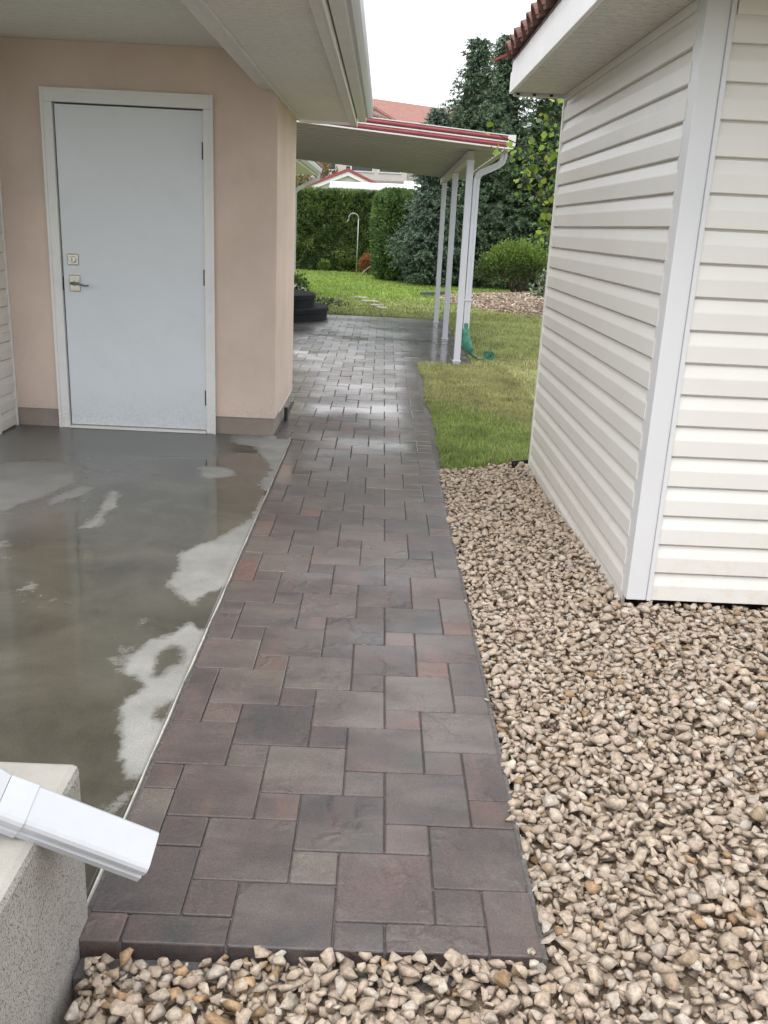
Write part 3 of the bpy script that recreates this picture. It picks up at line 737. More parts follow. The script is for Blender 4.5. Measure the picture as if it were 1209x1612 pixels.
# ------------------------------------------------------------------ mulch bed
def mulch():
    n = 40; v = []; f = []
    cx, cy = 3.3, 18.7
    v.append((cx, cy, 0.19))
    rings = 5
    for k in range(1, rings + 1):
        for a in range(n):
            t = 2*math.pi*a/n; rr = k / rings
            x = cx + 2.1*rr*math.cos(t)*(1 + .08*math.sin(3*t)); y = cy + 2.9*rr*math.sin(t)*(1 + .07*math.sin(4*t+1))
            v.append((x, y, 0.19 - 0.19*rr**2 + 0.0 if k < rings else -0.02))
    f = [(0, 1 + a, 1 + (a+1) % n) for a in range(n)]
    for k in range(rings - 1):
        for a in range(n):
            p = 1 + k*n + a; q = 1 + k*n + (a+1) % n
            f.append((p, q, q + n, p + n))
    me = bpy.data.meshes.new('mulch_bed'); me.from_pydata(v, [], f); me.update()
    struct(link('mulch_bed', me, 'mulch', None, 0, True))
    V, F, T = [], [], []
    cub = np.array([(-1,-1,-1),(1,-1,-1),(1,1,-1),(-1,1,-1),(-1,-1,1),(1,-1,1),(1,1,1),(-1,1,1)], float)
    fac = np.array([(0,3,2),(0,2,1),(4,5,6),(4,6,7),(0,1,5),(0,5,4),(1,2,6),(1,6,5),(2,3,7),(2,7,6),(3,0,4),(3,4,7)])
    off = 0; pal = np.array([[.48,.39,.30],[.38,.29,.22],[.56,.48,.39],[.29,.21,.16]])
    for _ in range(6500):
        t = nrg.uniform(0, 6.283); rr = math.sqrt(nrg.uniform(0, 1)) * 0.99
        x = cx + 2.1*rr*math.cos(t)*(1 + .08*math.sin(3*t)); y = cy + 2.9*rr*math.sin(t)*(1 + .07*math.sin(4*t+1))
        if y > 20.3: continue
        z = 0.19 - 0.19*rr**2 + nrg.uniform(0.0, .03)
        s = np.array([nrg.uniform(.015, .042), nrg.uniform(.008, .018), .004]); a = nrg.uniform(0, 3.14); b = nrg.normal(0, .35)
        p = cub * s; R1 = np.array([[math.cos(b), 0, math.sin(b)], [0, 1, 0], [-math.sin(b), 0, math.cos(b)]]); R2 = np.array([[math.cos(a), -math.sin(a), 0], [math.sin(a), math.cos(a), 0], [0, 0, 1]])
        V.append(p @ (R2 @ R1).T + (x, y, z)); F.append(fac + off); off += 8
        T.append(np.repeat((pal[nrg.integers(4)] * nrg.uniform(.8, 1.15))[None], 8, 0))
    o = stuff(link('wood_chips', np_mesh('wood_chips', np.concatenate(V), np.concatenate(F), np.concatenate(T)), 'chip')); o['label'] = 'tan wood chips around the round shrub'
mulch()

# ------------------------------------------------------------------ siding boards (dutch lap)
EXPO = 0.111
def siding_profile(out=0.020):
    # (depth out, height), one board
    return [(0, 0), (out - 0.003, 0), (out, 0.0025), (out, 0.058), (out - 0.0012, 0.064), (out - 0.0035, 0.071), (0.0075, 0.1025), (0.0035, 0.1045), (0.0006, 0.1048), (0, EXPO)]
def siding_mesh_y(length):   # runs along Y, faces -X
    pr = siding_profile(); mb = MB()
    mb.prism([(-d, 0, h) for d, h in pr], [(-d, length, h) for d, h in pr]); me = mb.mesh('siding_board'); me.materials.append(M['siding']); return me
def siding_mesh_x(length):   # runs along X, faces -Y
    pr = siding_profile(); mb = MB()
    mb.prism([(0, -d, h) for d, h in pr], [(length, -d, h) for d, h in pr]); me = mb.mesh('siding_board'); me.materials.append(M['siding']); return me
def place(name, me, loc, parent):
    o = bpy.data.objects.new(name, me); COL.objects.link(o); o.location = loc; o.parent = parent; return o

# ------------------------------------------------------------------ shed on the right
def shed():
    t = thing('shed', 'white vinyl sided garden shed with red tile eave beside the gravel', 'shed')
    X0, Y0, Y1, X1 = 0.985, 3.155, 5.50, 3.4
    ZT = 2.10
    mb = MB(); mb.box(X0, X1, Y0 + 0.012, Y1 - 0.02, 0.095, 2.42); mb.build('wall', 'siding', t)
    mb = MB(); mb.box(X0 + 0.05, X1 - 0.05, Y0 + 0.08, Y1 - 0.06, -0.10, 0.0948); mb.build('base', 'black_metal', t)
    side = siding_mesh_y(Y1 - 0.03 - (Y0 + 0.07)); front = siding_mesh_x(X1 - 1.0585)
    for k in range(-1, 18):
        z = 0.101 + EXPO * k
        if k >= 0: place('siding_board', front, (1.0585, Y0 + 0.012, z), t)
        place('siding_board', side, (X0, Y0 + 0.07, z), t)
    # corner post: two faces
    mb = MB(); mb.prism([(0.968, Y0 - 0.004, .098), (1.042, Y0 - 0.004, .098), (1.042, Y0 + .010, .098), (.985, Y0 + .010, .098), (.985, Y0 + .088, .098), (.968, Y0 + .088, .098)],
                        [(0.968, Y0 - 0.004, 2.125), (1.042, Y0 - 0.004, 2.125), (1.042, Y0 + .010, 2.125), (.985, Y0 + .010, 2.125), (.985, Y0 + .088, 2.125), (.968, Y0 + .088, 2.125)])
    mb.build('corner_post', 'white_metal', t, 0.003)
    mb = MB(); mb.box(1.0425, 1.058, Y0 - .0125, Y0 + .0115, .099, 2.11); mb.build('channel', 'white_metal', t, 0.002)
    mb = MB(); mb.box(.962, .984, Y1 - .04, Y1 + .002, -.06, 2.125); mb.build('corner_trim', 'trim', t, 0.003)
    # frieze strips at the top of the side and front walls
    mb = MB(); mb.box(.962, .984, Y0 + .09, Y1 - .042, 2.094, 2.126); mb.build('frieze', 'siding', t, 0.002)
    mb = MB(); mb.box(.972, .984, Y0 + .0885, Y1 - .042, 2.066, 2.0935); mb.build('frieze', 'siding', t, 0.002)
    mb = MB(); mb.box(1.063, X1, Y0 - .012, Y0 + .011, 2.066, 2.125); mb.build('frieze', 'siding', t, 0.002)
    # soffit panels running out to the fascia
    YA, YB = 2.55, 5.50
    mb = MB(); w = 0.0995
    mb.prism([(.684, 0.003, .0), (.684, w-.003, .0), (.684, w, .005), (.684, w, .012), (.684, 0, .012), (.684, 0, .005)], [(.985, 0.003, .0), (.985, w-.003, .0), (.985, w, .005), (.985, w, .012), (.985, 0, .012), (.985, 0, .005)])
    sm = mb.mesh('soffit_panel'); sm.materials.append(M['soffit_perf'])
    y = YA
    while y + 0.1 <= YB: place('soffit_panel', sm, (0, y, 2.127), t); y += 0.1
    mb = MB(); w = 0.0995
    mb.prism([(.985, 0.003, .0), (.985, w-.003, .0), (.985, w, .005), (.985, w, .012), (.985, 0, .012), (.985, 0, .005)], [(3.4, 0.003, .0), (3.4, w-.003, .0), (3.4, w, .005), (3.4, w, .012), (3.4, 0, .012), (3.4, 0, .005)])
    sm = mb.mesh('soffit_panel'); sm.materials.append(M['soffit_perf'])
    for k in range(6): place('soffit_panel', sm, (0, YA + .1*k, 2.1275), t)
    # boxed far end
    mb = MB(); mb.box(.684, .984, YB + .001, YB + .028, 2.112, 2.20); mb.build('soffit_end', 'trim_grey', t, 0.003)
    for xx in (.70, .79, .885): MB().box(xx, xx + .016, YB - .012, YB - .0005, 2.116, 2.1265).build('vent_slot', 'black_metal', t)
    # fascia: a deep board with a narrow strip over it
    MB().box(.662, .683, YA, YB + .03, 2.124, 2.232).build('fascia', 'trim', t, 0.003)
    MB().box(.668, .684, YA, YB + .028, 2.236, 2.285).build('fascia_strip', 'trim', t, 0.003)
    # roof: deck and barrel tiles
    roof = bpy.data.objects.new('roof', None); COL.objects.link(roof); roof.parent = t
    sl = math.tan(math.radians(20)); ca, sa = math.cos(math.radians(20)), math.sin(math.radians(20))
    XR = 2.35
    mb = MB(); mb.prism([(.668, YA, 2.286), (XR, YA, 2.286 + (XR-.668)*sl), (XR, YA, 2.30 + (XR-.668)*sl), (.668, YA, 2.30)],
                        [(.668, YB + .05, 2.286), (XR, YB + .05, 2.286 + (XR-.668)*sl), (XR, YB + .05, 2.30 + (XR-.668)*sl), (.668, YB + .05, 2.30)])
    mb.build('deck', 'edging', roof)
    mb = MB(); xm = 2*XR - .668
    mb.prism([(XR + .001, YA, 2.286 + (XR-.668)*sl), (xm, YA, 2.286), (xm, YA, 2.30), (XR + .001, YA, 2.30 + (XR-.668)*sl)],
             [(XR + .001, YB + .05, 2.286 + (XR-.668)*sl), (xm, YB + .05, 2.286), (xm, YB + .05, 2.30), (XR + .001, YB + .05, 2.30 + (XR-.668)*sl)])
    mb.build('deck', 'tile', roof)
    mb = MB(); mb.prism([(.70, YB - .02, 2.20), (XR, YB - .02, 2.20), (xm - .03, YB - .02, 2.20), (XR, YB - .02, 2.28 + (XR-.668)*sl)], [(.70, YB + .01, 2.20), (XR, YB + .01, 2.20), (xm - .03, YB + .01, 2.20), (XR, YB + .01, 2.28 + (XR-.668)*sl)])
    mb.build('gable', 'siding', t)
    # an S tile: half-round barrel plus pan, with thickness
    W, L, R = 0.175, 0.40, 0.056
    prof = []
    for k in range(9):
        a = math.pi * k / 8; prof.append((-R*math.cos(a), R*math.sin(a)))
    prof += [(R + .02, -.012), (W - R, -.006)]
    th = 0.013
    inner = [(-(R-th)*math.cos(math.pi*k/8), (R-th)*math.sin(math.pi*k/8)) for k in range(9)] + [(R + .018, -.025), (W - R, -.019)]
    mb = MB(); n = len(prof)
    def P(u, v, s): return (s * ca - v * sa, u, s * sa + v * ca)
    vs_ = [P(u, v, 0) for u, v in prof] + [P(u, v, 0) for u, v in inner] + [P(u, v - .012, L) for u, v in prof] + [P(u, v - .012, L) for u, v in inner]
    fs = []
    for k in range(n-1):
        fs += [(k, k+1, n+k+1, n+k), (2*n+k, 3*n+k, 3*n+k+1, 2*n+k+1), (k, 2*n+k, 2*n+k+1, k+1), (n+k, n+k+1, 3*n+k+1, 3*n+k)]
    mb.add(vs_, fs); tm = mb.mesh('roof_tile'); tm.materials.append(M['tile'])
    for row in range(5):
        y = YA + 0.06; s = row * 0.36
        while y < YB + 0.02:
            o = place('roof_tile', tm, (.628 + s*ca + rnd.uniform(-.006, .006), y, 2.312 + s*sa), roof); o.rotation_euler = (0, rnd.uniform(-.015, .015), rnd.uniform(-.012, .012)); y += W
    # red flashing at the far verge, sticking out past the tiles
    mb = MB(); z0 = 2.285
    mb.prism([(.555, YB + .05, z0), (.555, YB + .062, z0), (.555, YB + .062, z0 + .012), (.555, YB + .05, z0 + .012)], [(XR, YB + .05, z0 + (XR-.555)*sl + .10), (XR, YB + .062, z0 + (XR-.555)*sl + .10), (XR, YB + .062, z0 + (XR-.555)*sl + .16), (XR, YB + .05, z0 + (XR-.555)*sl + .16)])
    mb.build('verge_flashing', 'red', roof)
shed()

# ------------------------------------------------------------------ house on the left
def house():
    t = thing('house', 'peach stucco house with white side door under a deep white soffit', 'house')
    YW, XC, YE = 6.02, -0.68, 7.25
    # stucco walls, with the door opening left free
    out = [(-2.42, .12), (-2.10, .12), (-2.10, 2.075), (-1.09, 2.075), (-1.09, .12), (XC, .12), (XC, 2.36), (-2.42, 2.36)]
    mb = MB(); mb.prism([(a, YW, b) for a, b in out], [(a, YW + .2, b) for a, b in out]); mb.build('wall', 'stucco', t)
    MB().box(XC - .2, XC, YW + .2005, YE, .12, 2.36).build('wall', 'stucco', t)
    MB().box(-6, XC - .201, YE - .2, YE, .0, 2.36).build('wall', 'stucco', t)
    MB().box(-2.42, -2.112, YW + .012, YW + .19, -.1, .1195).build('foundation', 'foundation', t, 0.004)
    MB().box(-1.082, XC - .012, YW + .012, YE - .01, -.1, .1195).build('foundation', 'foundation', t, 0.004)
    # door: frame, slab, threshold, lock, handle, hinges
    dr = bpy.data.objects.new('door', None); COL.objects.link(dr); dr.parent = t
    def jamb(x0, x1, z0, z1, y=YW - .018): return MB().box(x0, x1, y, y + .13, z0, z1).build('door_frame', 'trim', dr, 0.004)
    jamb(-2.116, -2.052, 0, 2.018); jamb(-1.136, -1.078, -.0, 2.018); jamb(-2.116, -1.078, 2.0185, 2.092)
    # a thin outer bead on the casing
    MB().box(-2.122, -2.104, YW - .024, YW - .0185, 0, 2.098).build('casing_bead', 'trim', dr, 0.002)
    MB().box(-1.090, -1.072, YW - .024, YW - .0185, 0, 2.098).build('casing_bead', 'trim', dr, 0.002)
    MB().box(-2.1035, -1.0905, YW - .024, YW - .0185, 2.080, 2.098).build('casing_bead', 'trim', dr, 0.002)
    MB().box(-2.044, -1.1385, YW + .002, YW + .045, .022, 2.009).build('door_leaf', 'door', dr, 0.003)
    MB().box(-2.0515, -1.137, YW + .050, YW + .10, .0, 2.017).build('door_stop', 'black_metal', dr)
    MB().box(-2.0515, -1.1365, YW - .03, YW + .048, .001, .017).build('threshold', 'trim_grey', dr, 0.003)
    for z in (1.78, 1.02, .24): MB().tube([(-1.1375, YW - .002, z - .05), (-1.1375, YW - .002, z + .05)], .009, 8).build('hinge', 'black_metal', dr)
    MB().box(-2.0515, -2.0445, YW + .001, YW + .02, .90, .985).build('latch_gap', 'black_metal', dr)
    db = MB().box(-2.012, -1.942, YW - .010, YW + .001, 1.060, 1.130).build('deadbolt', 'nickel', dr, 0.006)
    MB().tube([(-1.977, YW - .024, 1.095), (-1.977, YW - .009, 1.095)], [.022, .024], 20).build('cylinder', 'nickel', db, 0.002)
    MB().box(-1.980, -1.974, YW - .026, YW - .0235, 1.082, 1.108).build('keyway', 'nickel_dark', db)
    hd = MB().box(-2.008, -1.938, YW - .010, YW + .001, .895, 1.000).build('handle_plate', 'nickel', dr, 0.006)
    MB().tube([(-1.975, YW - .045, .948), (-1.975, YW - .009, .948)], [.012, .017], 16).build('spindle', 'nickel', hd, 0.002)
    MB().tube([(-1.985, YW - .046, .949), (-1.955, YW - .052, .950), (-1.925, YW - .056, .945), (-1.895, YW - .056, .938), (-1.868, YW - .054, .941)], [.009, .008, .0065, .006, .0045], 10).build('lever', 'nickel_dark', hd, 0, True)
    # sided garage wall that steps forward at the far left
    wg = MB().box(-6, -2.425, 5.66, YE - .2, -.02, 2.36).build('garage_wall', 'siding', t)
    sm = siding_mesh_y(6.0 - 5.74)
    # this return faces +X
    pr = siding_profile(); mb = MB(); mb.prism([(d, 0, h) for d, h in pr], [(d, 0.255, h) for d, h in pr]); sm = mb.mesh('siding_board'); sm.materials.append(M['siding'])
    for k in range(0, 21): place('siding_board', sm, (-2.424, 5.742, 0.012 + EXPO*k), t)
    MB().box(-2.50, -2.402, 5.652, 5.741, 0.0, 2.355).build('corner_post', 'trim', t, 0.003)
    MB().box(-2.423, -2.398, 5.998, 6.0185, 0.0, 2.355).build('channel', 'trim', t, 0.002)
    # porch ceiling boards, beam, eave soffit, trims, fascia and gutter
    YS, YF = 3.3, 7.42
    w = 0.0996
    def strip(x0, x1): 
        mb = MB(); pr = [(0.004, 0), (w*.5-.004, 0), (w*.5, .0035), (w*.5+.004, 0), (w-.004, 0), (w, .004), (w, .012), (0, .012), (0, .004)]
        mb.prism([(x0, a, b) for a, b in pr], [(x1, a, b) for a, b in pr]); me = mb.mesh('soffit_panel'); me.materials.append(M['soffit']); return me
    m1 = strip(-6, -.789); m2 = strip(-.679, -.291)
    y = YS
    while y <= YW: place('soffit_panel', m1, (0, y, 2.361), t); y += .1
    y = YS
    while y + .1 <= YF: place('soffit_panel', m2, (0, y, 2.122), t); y += .1
    MB().box(-.788, -.735, YS, YW - .001, 2.146, 2.40).build('beam', 'trim_grey', t, 0.004)
    MB().box(-.733, -.681, YS, YW - .001, 2.140, 2.40).build('beam', 'trim_grey', t, 0.004)
    MB().box(-.6795, -.668, YS, YE, 2.108, 2.1215).build('soffit_trim', 'trim_grey', t, 0.002)
    MB().box(-.290, -.246, YS, YF + .01, 2.098, 2.134).build('soffit_trim', 'trim_grey', t, 0.003)
    MB().box(-.2455, -.236, YS, YF + .012, 2.092, 2.20).build('soffit_trim', 'trim', t, 0.002)
    MB().box(-.228, -.170, YS, YF - .06, 2.122, 2.30).build('fascia', 'trim_grey', t, 0.003)
    # K-style gutter
    pr = [(-.168, 2.135), (-.150, 2.132), (-.138, 2.150), (-.126, 2.172), (-.118, 2.20), (-.118, 2.232), (-.124, 2.240), (-.128, 2.232), (-.128, 2.204), (-.136, 2.176), (-.148, 2.154), (-.156, 2.142), (-.168, 2.142)]
    mb = MB(); mb.prism([(a, YS, b) for a, b in pr], [(a, YF - .22, b) for a, b in pr]); mb.build('gutter', 'gutter', t)
    MB().box(-.169, -.1195, YF - .225, YF - .219, 2.140, 2.236).build('gutter_end', 'gutter', t)
    # eave end board
    MB().box(-.679, -.247, YF, YF + .012, 2.104, 2.20).build('eave_end', 'trim_grey', t)
    # roof planes (tiled) over it all
    mb = MB(); sl = 0.36
    x0, x1, xr = -.19, -.19, -4.2
    mb.prism([(x0, YS - .02, 2.255), (xr, YS - .02, 2.255 + (x0-xr)*sl), (xr, YS - .02, 2.30 + (x0-xr)*sl), (x0, YS - .02, 2.29)],
             [(x0, YF - .1, 2.255), (xr, YF - .1, 2.255 + (x0-xr)*sl), (xr, YF - .1, 2.30 + (x0-xr)*sl), (x0, YF - .1, 2.29)])
    mb.build('roof', 'far_tile', t)
    MB().box(-6, -.80, YS, YS + .02, 2.374, 2.46).build('fascia', 'trim_grey', t)
    # black pipe stub beside the corner
    MB().tube([(-.658, 6.56, -.02), (-.658, 6.56, .095)], .014, 10).build('drain_pipe', 'rubber', t)
    MB().box(XC - .011, XC - .001, YW + .30, YE, .10, .1205).build('base_flashing', 'trim_grey', t)
    # rear wing beyond the covered patio, seen past the corner
    MB().box(-6, -1.95, 15.3, 19.9, 0.0, 2.42).build('wall', 'stucco', t, 0.004)
    MB().box(-6, -1.46, 15.3, 20.2, 2.34, 2.36).build('soffit_panel', 'soffit', t)
    MB().box(-1.458, -1.44, 15.3, 20.2, 2.31, 2.46).build('fascia', 'trim_grey', t, 0.003)
    pr = [(-1.438, 2.34), (-1.40, 2.34), (-1.36, 2.39), (-1.345, 2.44), (-1.345, 2.47), (-1.355, 2.47), (-1.36, 2.44), (-1.375, 2.40), (-1.41, 2.352), (-1.438, 2.352)]
    mb = MB(); mb.prism([(a, 15.3, b) for a, b in pr], [(a, 20.2, b) for a, b in pr]); mb.build('gutter', 'white_metal', t)
    mb = MB(); mb.prism([(-1.33, 15.3, 2.48), (-5, 15.3, 4.0), (-5, 15.3, 4.06), (-1.33, 15.3, 2.53)], [(-1.33, 20.25, 2.48), (-5, 20.25, 4.0), (-5, 20.25, 4.06), (-1.33, 20.25, 2.53)]); mb.build('roof', 'far_tile', t)
    dp = MB(); prf = [(-.035, -.028), (.035, -.028), (.035, .028), (-.035, .028)]
    dp.sweep([(-1.40, 20.0, 2.36), (-1.41, 20.0, 2.26), (-1.70, 20.0, 2.12), (-1.84, 19.95, 2.02), (-1.88, 19.95, 1.96), (-1.88, 19.95, .2), (-1.85, 19.95, .10), (-1.60, 19.2, .06)], prf)
    dp.build('downspout', 'post', t)
    return t
house()

# ------------------------------------------------------------------ patio cover
def patio_cover():
    t = thing('patio_cover', 'flat white patio cover with red striped edge on slim posts', 'patio cover')
    Y0, Y1, XL, XR = 9.60, 15.0, -3.0, 1.155
    def zb(x, y): return 2.264 - 0.0726*x - 0.0096*(y - Y0)
    n = 18; dy = (Y1 - Y0) / n
    for k in range(n):
        a, b = Y0 + k*dy + .0, Y0 + (k+1)*dy
        mb = MB(); pr = [(a + .001, 0), (a + .012, -.016), (a + .022, -.016), (a + .030, 0), (a + dy*.34, 0), (a + dy*.36, -.006), (a + dy*.40, 0), (a + dy*.64, 0), (a + dy*.66, -.006), (a + dy*.70, 0), (b - .001, 0), (b - .001, .07), (a + .001, .07)]
        mb.prism([(XL, y, zb(XL, y) + z) for y, z in pr], [(XR, y, zb(XR, y) + z) for y, z in pr]); mb.build('roof_panel', 'pan', t)
    # red and white edge: flat white backing with two half-round red ribs
    def edge(name, mat, z0, z1, y0, y1, round_=False):
        mb = MB()
        if round_:
            m = 6; c = (z0+z1)/2; r = (z1-z0)/2
            pr = [(y1, z1), (y1, z0)] + [(y0 + (1 - math.sin(math.pi*k/m))*abs(y1-y0)*.9, c - r*math.cos(math.pi*k/m)) for k in range(m+1)]
        else: pr = [(y0, z0), (y1, z0), (y1, z1), (y0, z1)]
        mb.prism([(XL, y, zb(XL, Y0) + z) for y, z in pr], [(XR + .015, y, zb(XR + .015, Y0) + z) for y, z in pr])
        return mb.build(name, mat, t, 0, False)
    edge('edge_backing', 'white_metal', -.012, .118, Y0 - .012, Y0 - .0005)
    edge('edge_rib', 'red', .004, .046, Y0 - .036, Y0 - .0125, True)
    edge('edge_rib', 'red', .064, .106, Y0 - .036, Y0 - .0125, True)
    edge('edge_bead', 'white_metal', .049, .061, Y0 - .030, Y0 - .0125)
    edge('edge_bead', 'white_metal', -.012, .001, Y0 - .034, Y0 - .0125)
    edge('edge_bead', 'white_metal', .109, .118, Y0 - .030, Y0 - .0125)
    # gutter along the outer edge
    mb = MB(); x = XR + .016
    pr = [(0, -.012), (.055, -.012), (.075, .03), (.075, .085), (.066, .085), (.066, .035), (.050, -.002), (0, -.002)]
    mb.prism([(x + a, Y0 - .03, zb(x, Y0) + b) for a, b in pr], [(x + a, Y1, zb(x, Y1) + b) for a, b in pr]); mb.build('gutter', 'pan', t)
    MB().prism([(x, Y0 - .037, zb(x, Y0) - .012), (x + .055, Y0 - .037, zb(x, Y0) - .012), (x + .077, Y0 - .037, zb(x, Y0) + .03), (x + .077, Y0 - .037, zb(x, Y0) + .118), (x, Y0 - .037, zb(x, Y0) + .118)],
               [(x, Y0 - .031, zb(x, Y0) - .012), (x + .055, Y0 - .031, zb(x, Y0) - .012), (x + .077, Y0 - .031, zb(x, Y0) + .03), (x + .077, Y0 - .031, zb(x, Y0) + .118), (x, Y0 - .031, zb(x, Y0) + .118)]).build('gutter_end', 'white_metal', t)
    # beam and posts
    def bz(y): return zb(.87, y) - .018
    MB().prism([(.835, 10.09, bz(10.09) - .085), (.90, 10.09, bz(10.09) - .085), (.90, 10.09, bz(10.09)), (.835, 10.09, bz(10.09))],
               [(.835, Y1 - .02, bz(Y1) - .085), (.90, Y1 - .02, bz(Y1) - .085), (.90, Y1 - .02, bz(Y1)), (.835, Y1 - .02, bz(Y1))]).build('beam', 'pan', t, 0.003)
    for y in (10.12, 12.20, 14.38):
        p = MB().box(.833, .902, y - .034, y + .034, 0.0, bz(y) - .086).build('post', 'post', t, 0.004)
        MB().box(.822, .913, y - .045, y + .045, 0.0005, .008).build('post_base', 'post', p)
        MB().box(.824, .911, y - .042, y + .042, bz(y) - .094, bz(y) - .0855).build('post_cap', 'pan', p)
    # downspout from the gutter back to the first post
    prf = [(-.030, -.024), (-.010, -.024), (-.004, -.019), (.004, -.019), (.010, -.024), (.030, -.024), (.034, -.018), (.034, .018), (.030, .024), (-.030, .024), (-.034, .018), (-.034, -.018)]
    z1 = zb(x, 10.0) - .005
    pts = [(x + .03, 10.06, z1), (x + .03, 10.06, z1 - .05), (x + .018, 10.06, z1 - .09), (x - .02, 10.07, z1 - .125), (.99, 10.10, z1 - .20), (.962, 10.11, z1 - .225), (.946, 10.12, z1 - .262), (.9435, 10.12, z1 - .34), (.9435, 10.12, .36)]
    d = MB().sweep(pts, prf).build('downspout', 'post', t)
    MB().box(.902, .984, 10.090, 10.150, .66, .675).build('strap', 'post', d)
    return t
patio_cover()

def drain_sleeve():
    t = thing('drain_sleeve', 'green roll-out plastic drain sleeve hanging off the downspout foot', 'drain sleeve')
    path = [(.944, 10.12, .42), (.945, 10.12, .30), (.955, 10.115, .22), (.985, 10.12, .15), (1.03, 10.14, .075), (1.085, 10.18, .036), (1.14, 10.22, .034), (1.19, 10.25, .034)]
    wd = [(.040, .030), (.042, .031), (.052, .022), (.050, .014), (.044, .009), (.040, .007), (.038, .006), (.038, .005)]
    mb = MB(); n = 12; o = 0; pv = [Vector(p) for p in path]
    for i, p in enumerate(pv):
        tt = (pv[min(i+1, len(pv)-1)] - pv[max(i-1, 0)]).normalized(); sd = Vector((0.55, -.83, 0)) if i > 3 else Vector((1, 0, 0.25)); sd = (sd - tt*sd.dot(tt)).normalized(); u = tt.cross(sd)
        a, b = wd[i]
        mb.v += [tuple(p + sd*a*math.cos(2*math.pi*k/n)*(1 + .06*math.sin(5*k+i)) + u*b*math.sin(2*math.pi*k/n)) for k in range(n)]
    for i in range(len(pv)-1):
        for k in range(n): mb.f.append((i*n+k, i*n+(k+1) % n, (i+1)*n+(k+1) % n, (i+1)*n+k))
    mb.build('sleeve', 'sleeve', t, 0, True)
    # the rolled-up end
    pts = []; c = Vector((1.235, 10.27, .062)); ax = Vector((0.35, -.94, 0)).normalized(); e = Vector((.94, .35, 0))
    mb = MB(); turns, m = 3.2, 60; prof_in = []
    for k in range(m + 1):
        a = 2*math.pi*turns*k/m; r = .016 + .036*k/m
        prof_in.append((math.cos(a)*r, math.sin(a)*r))
    for k, (a, b) in enumerate(prof_in):
        q = c + e*a + Vector((0, 0, 1))*b
        mb.v += [tuple(q - ax*.05), tuple(q + ax*.05)]
    mb.f += [(2*k, 2*k+1, 2*k+3, 2*k+2) for k in range(m)]
    ro = mb.build('roll', 'sleeve', t)
    so = ro.modifiers.new('solid', 'SOLIDIFY'); so.thickness = .0045
    MB().tube([tuple(c - ax*.045), tuple(c + ax*.045)], .044, 20).build('roll_core', 'sleeve_end', t)
drain_sleeve()

def steps():
    t = thing('entry_steps', 'rounded black stone entry steps at the patio edge', 'steps')
    cx, cy = -1.86, 14.2
    def disc(r, z0, z1, lip):
        mb = MB(); n = 96; prof = [(r - lip, z0), (r - lip, z1 - .075), (r, z1 - .068), (r, z1 - .012), (r - .012, z1), (0.001, z1)]
        for (rr, z) in prof: mb.v += [(cx + rr*math.cos(2*math.pi*k/n), cy + rr*math.sin(2*math.pi*k/n)*.98, z) for k in range(n)]
        for i in range(len(prof)-1):
            for k in range(n): mb.f.append((i*n+k, i*n+(k+1) % n, (i+1)*n+(k+1) % n, (i+1)*n+k))
        return mb
    disc(1.06, 0.0, .18, .02).build('step', 'slate', t)
    disc(.86, .1805, .36, .02).build('step', 'slate', t)
steps()

# ------------------------------------------------------------------ foreground: wall end and downspout
def foreground():
    mb = MB(); mb.box(-1.6, -.548, -.8, 1.555, -.13, .36)
    o = mb.build('concrete_wall', 'block', None, 0.016)
    tag(o, 'pitted beige concrete wall end in the near left corner', 'wall')
    t = thing('downspout', 'short white downspout outlet lying over the pitted concrete wall end', 'downspout')
    # 2x3 pipe with ribs on its front face; axis falls to the right
    a = Vector((-.573, 1.335, .405)); b = Vector((-.374, 1.372, .2895)); ax = (b - a).normalized()
    side = Vector((0, 1, 0)); side = (side - ax*side.dot(ax)).normalized(); up = side.cross(ax) * -1
    if up.z < 0: up = -up
    # roll the pipe towards the viewer so that its broad face looks up and forward
    roll = math.radians(22); u2 = up*math.cos(roll) - side*math.sin(roll); s2 = side*math.cos(roll) + up*math.sin(roll)
    def prof(s): 
        W, Hh = .038*s, .027*s
        return [(-W, -Hh + .004), (-W + .004, -Hh), (W - .004, -Hh), (W, -Hh + .004), (W, Hh - .004), (W - .004, Hh), (-W + .010, Hh), (-W + .004, Hh - .003), (-W, Hh - .009), (-W, .006), (-W + .0075, .0025), (-W + .0075, -.0035), (-W, -.007)]
    def pipe(p, q, s1, s2_):
        mb = MB(); A = [p + s2*x*1.0 + u2*y for x, y in prof(s1)]; B = [q + s2*x + u2*y for x, y in prof(s2_)]
        n = len(A); mb.v = [tuple(x) for x in A + B]
        inn = .90
        A2 = [p + s2*x*inn + u2*y*inn for x, y in prof(s1)]; B2 = [q + s2*x*inn + u2*y*inn for x, y in prof(s2_)]
        mb.v += [tuple(x) for x in A2 + B2]
        for k in range(n):
            l = (k+1) % n
            mb.f += [(k, l, n+l, n+k), (2*n+k, 3*n+k, 3*n+l, 2*n+l), (n+k, n+l, 3*n+l, 3*n+k), (k, 2*n+k, 2*n+l, l)]
        return mb
    pipe(a, b, 1.0, 1.0).build('pipe', 'pvc', t)
    a2 = a - ax*.046
    pipe(a2, a + ax*.004, 1.03, 1.06).build('sleeve', 'pvc', t)
    # elbow bending up to the left, with crimps
    prev = a2; direc = -ax
    for k in range(6):
        ang = math.radians(9*(k+1)); dd = (-ax*math.cos(ang) + Vector((0, 0, 1))*math.sin(ang)).normalized()
        q = prev + dd*.026
        mbp = pipe(prev + dd*.001, q, 1.06 if k % 2 else 1.02, 1.02 if k % 2 else 1.06); mbp.build('elbow_crimp', 'pvc', t); prev = q
    mbp = pipe(prev + dd*.001, prev + dd*.5, 1.0, 1.0); mbp.build('pipe', 'pvc', t)
foreground()

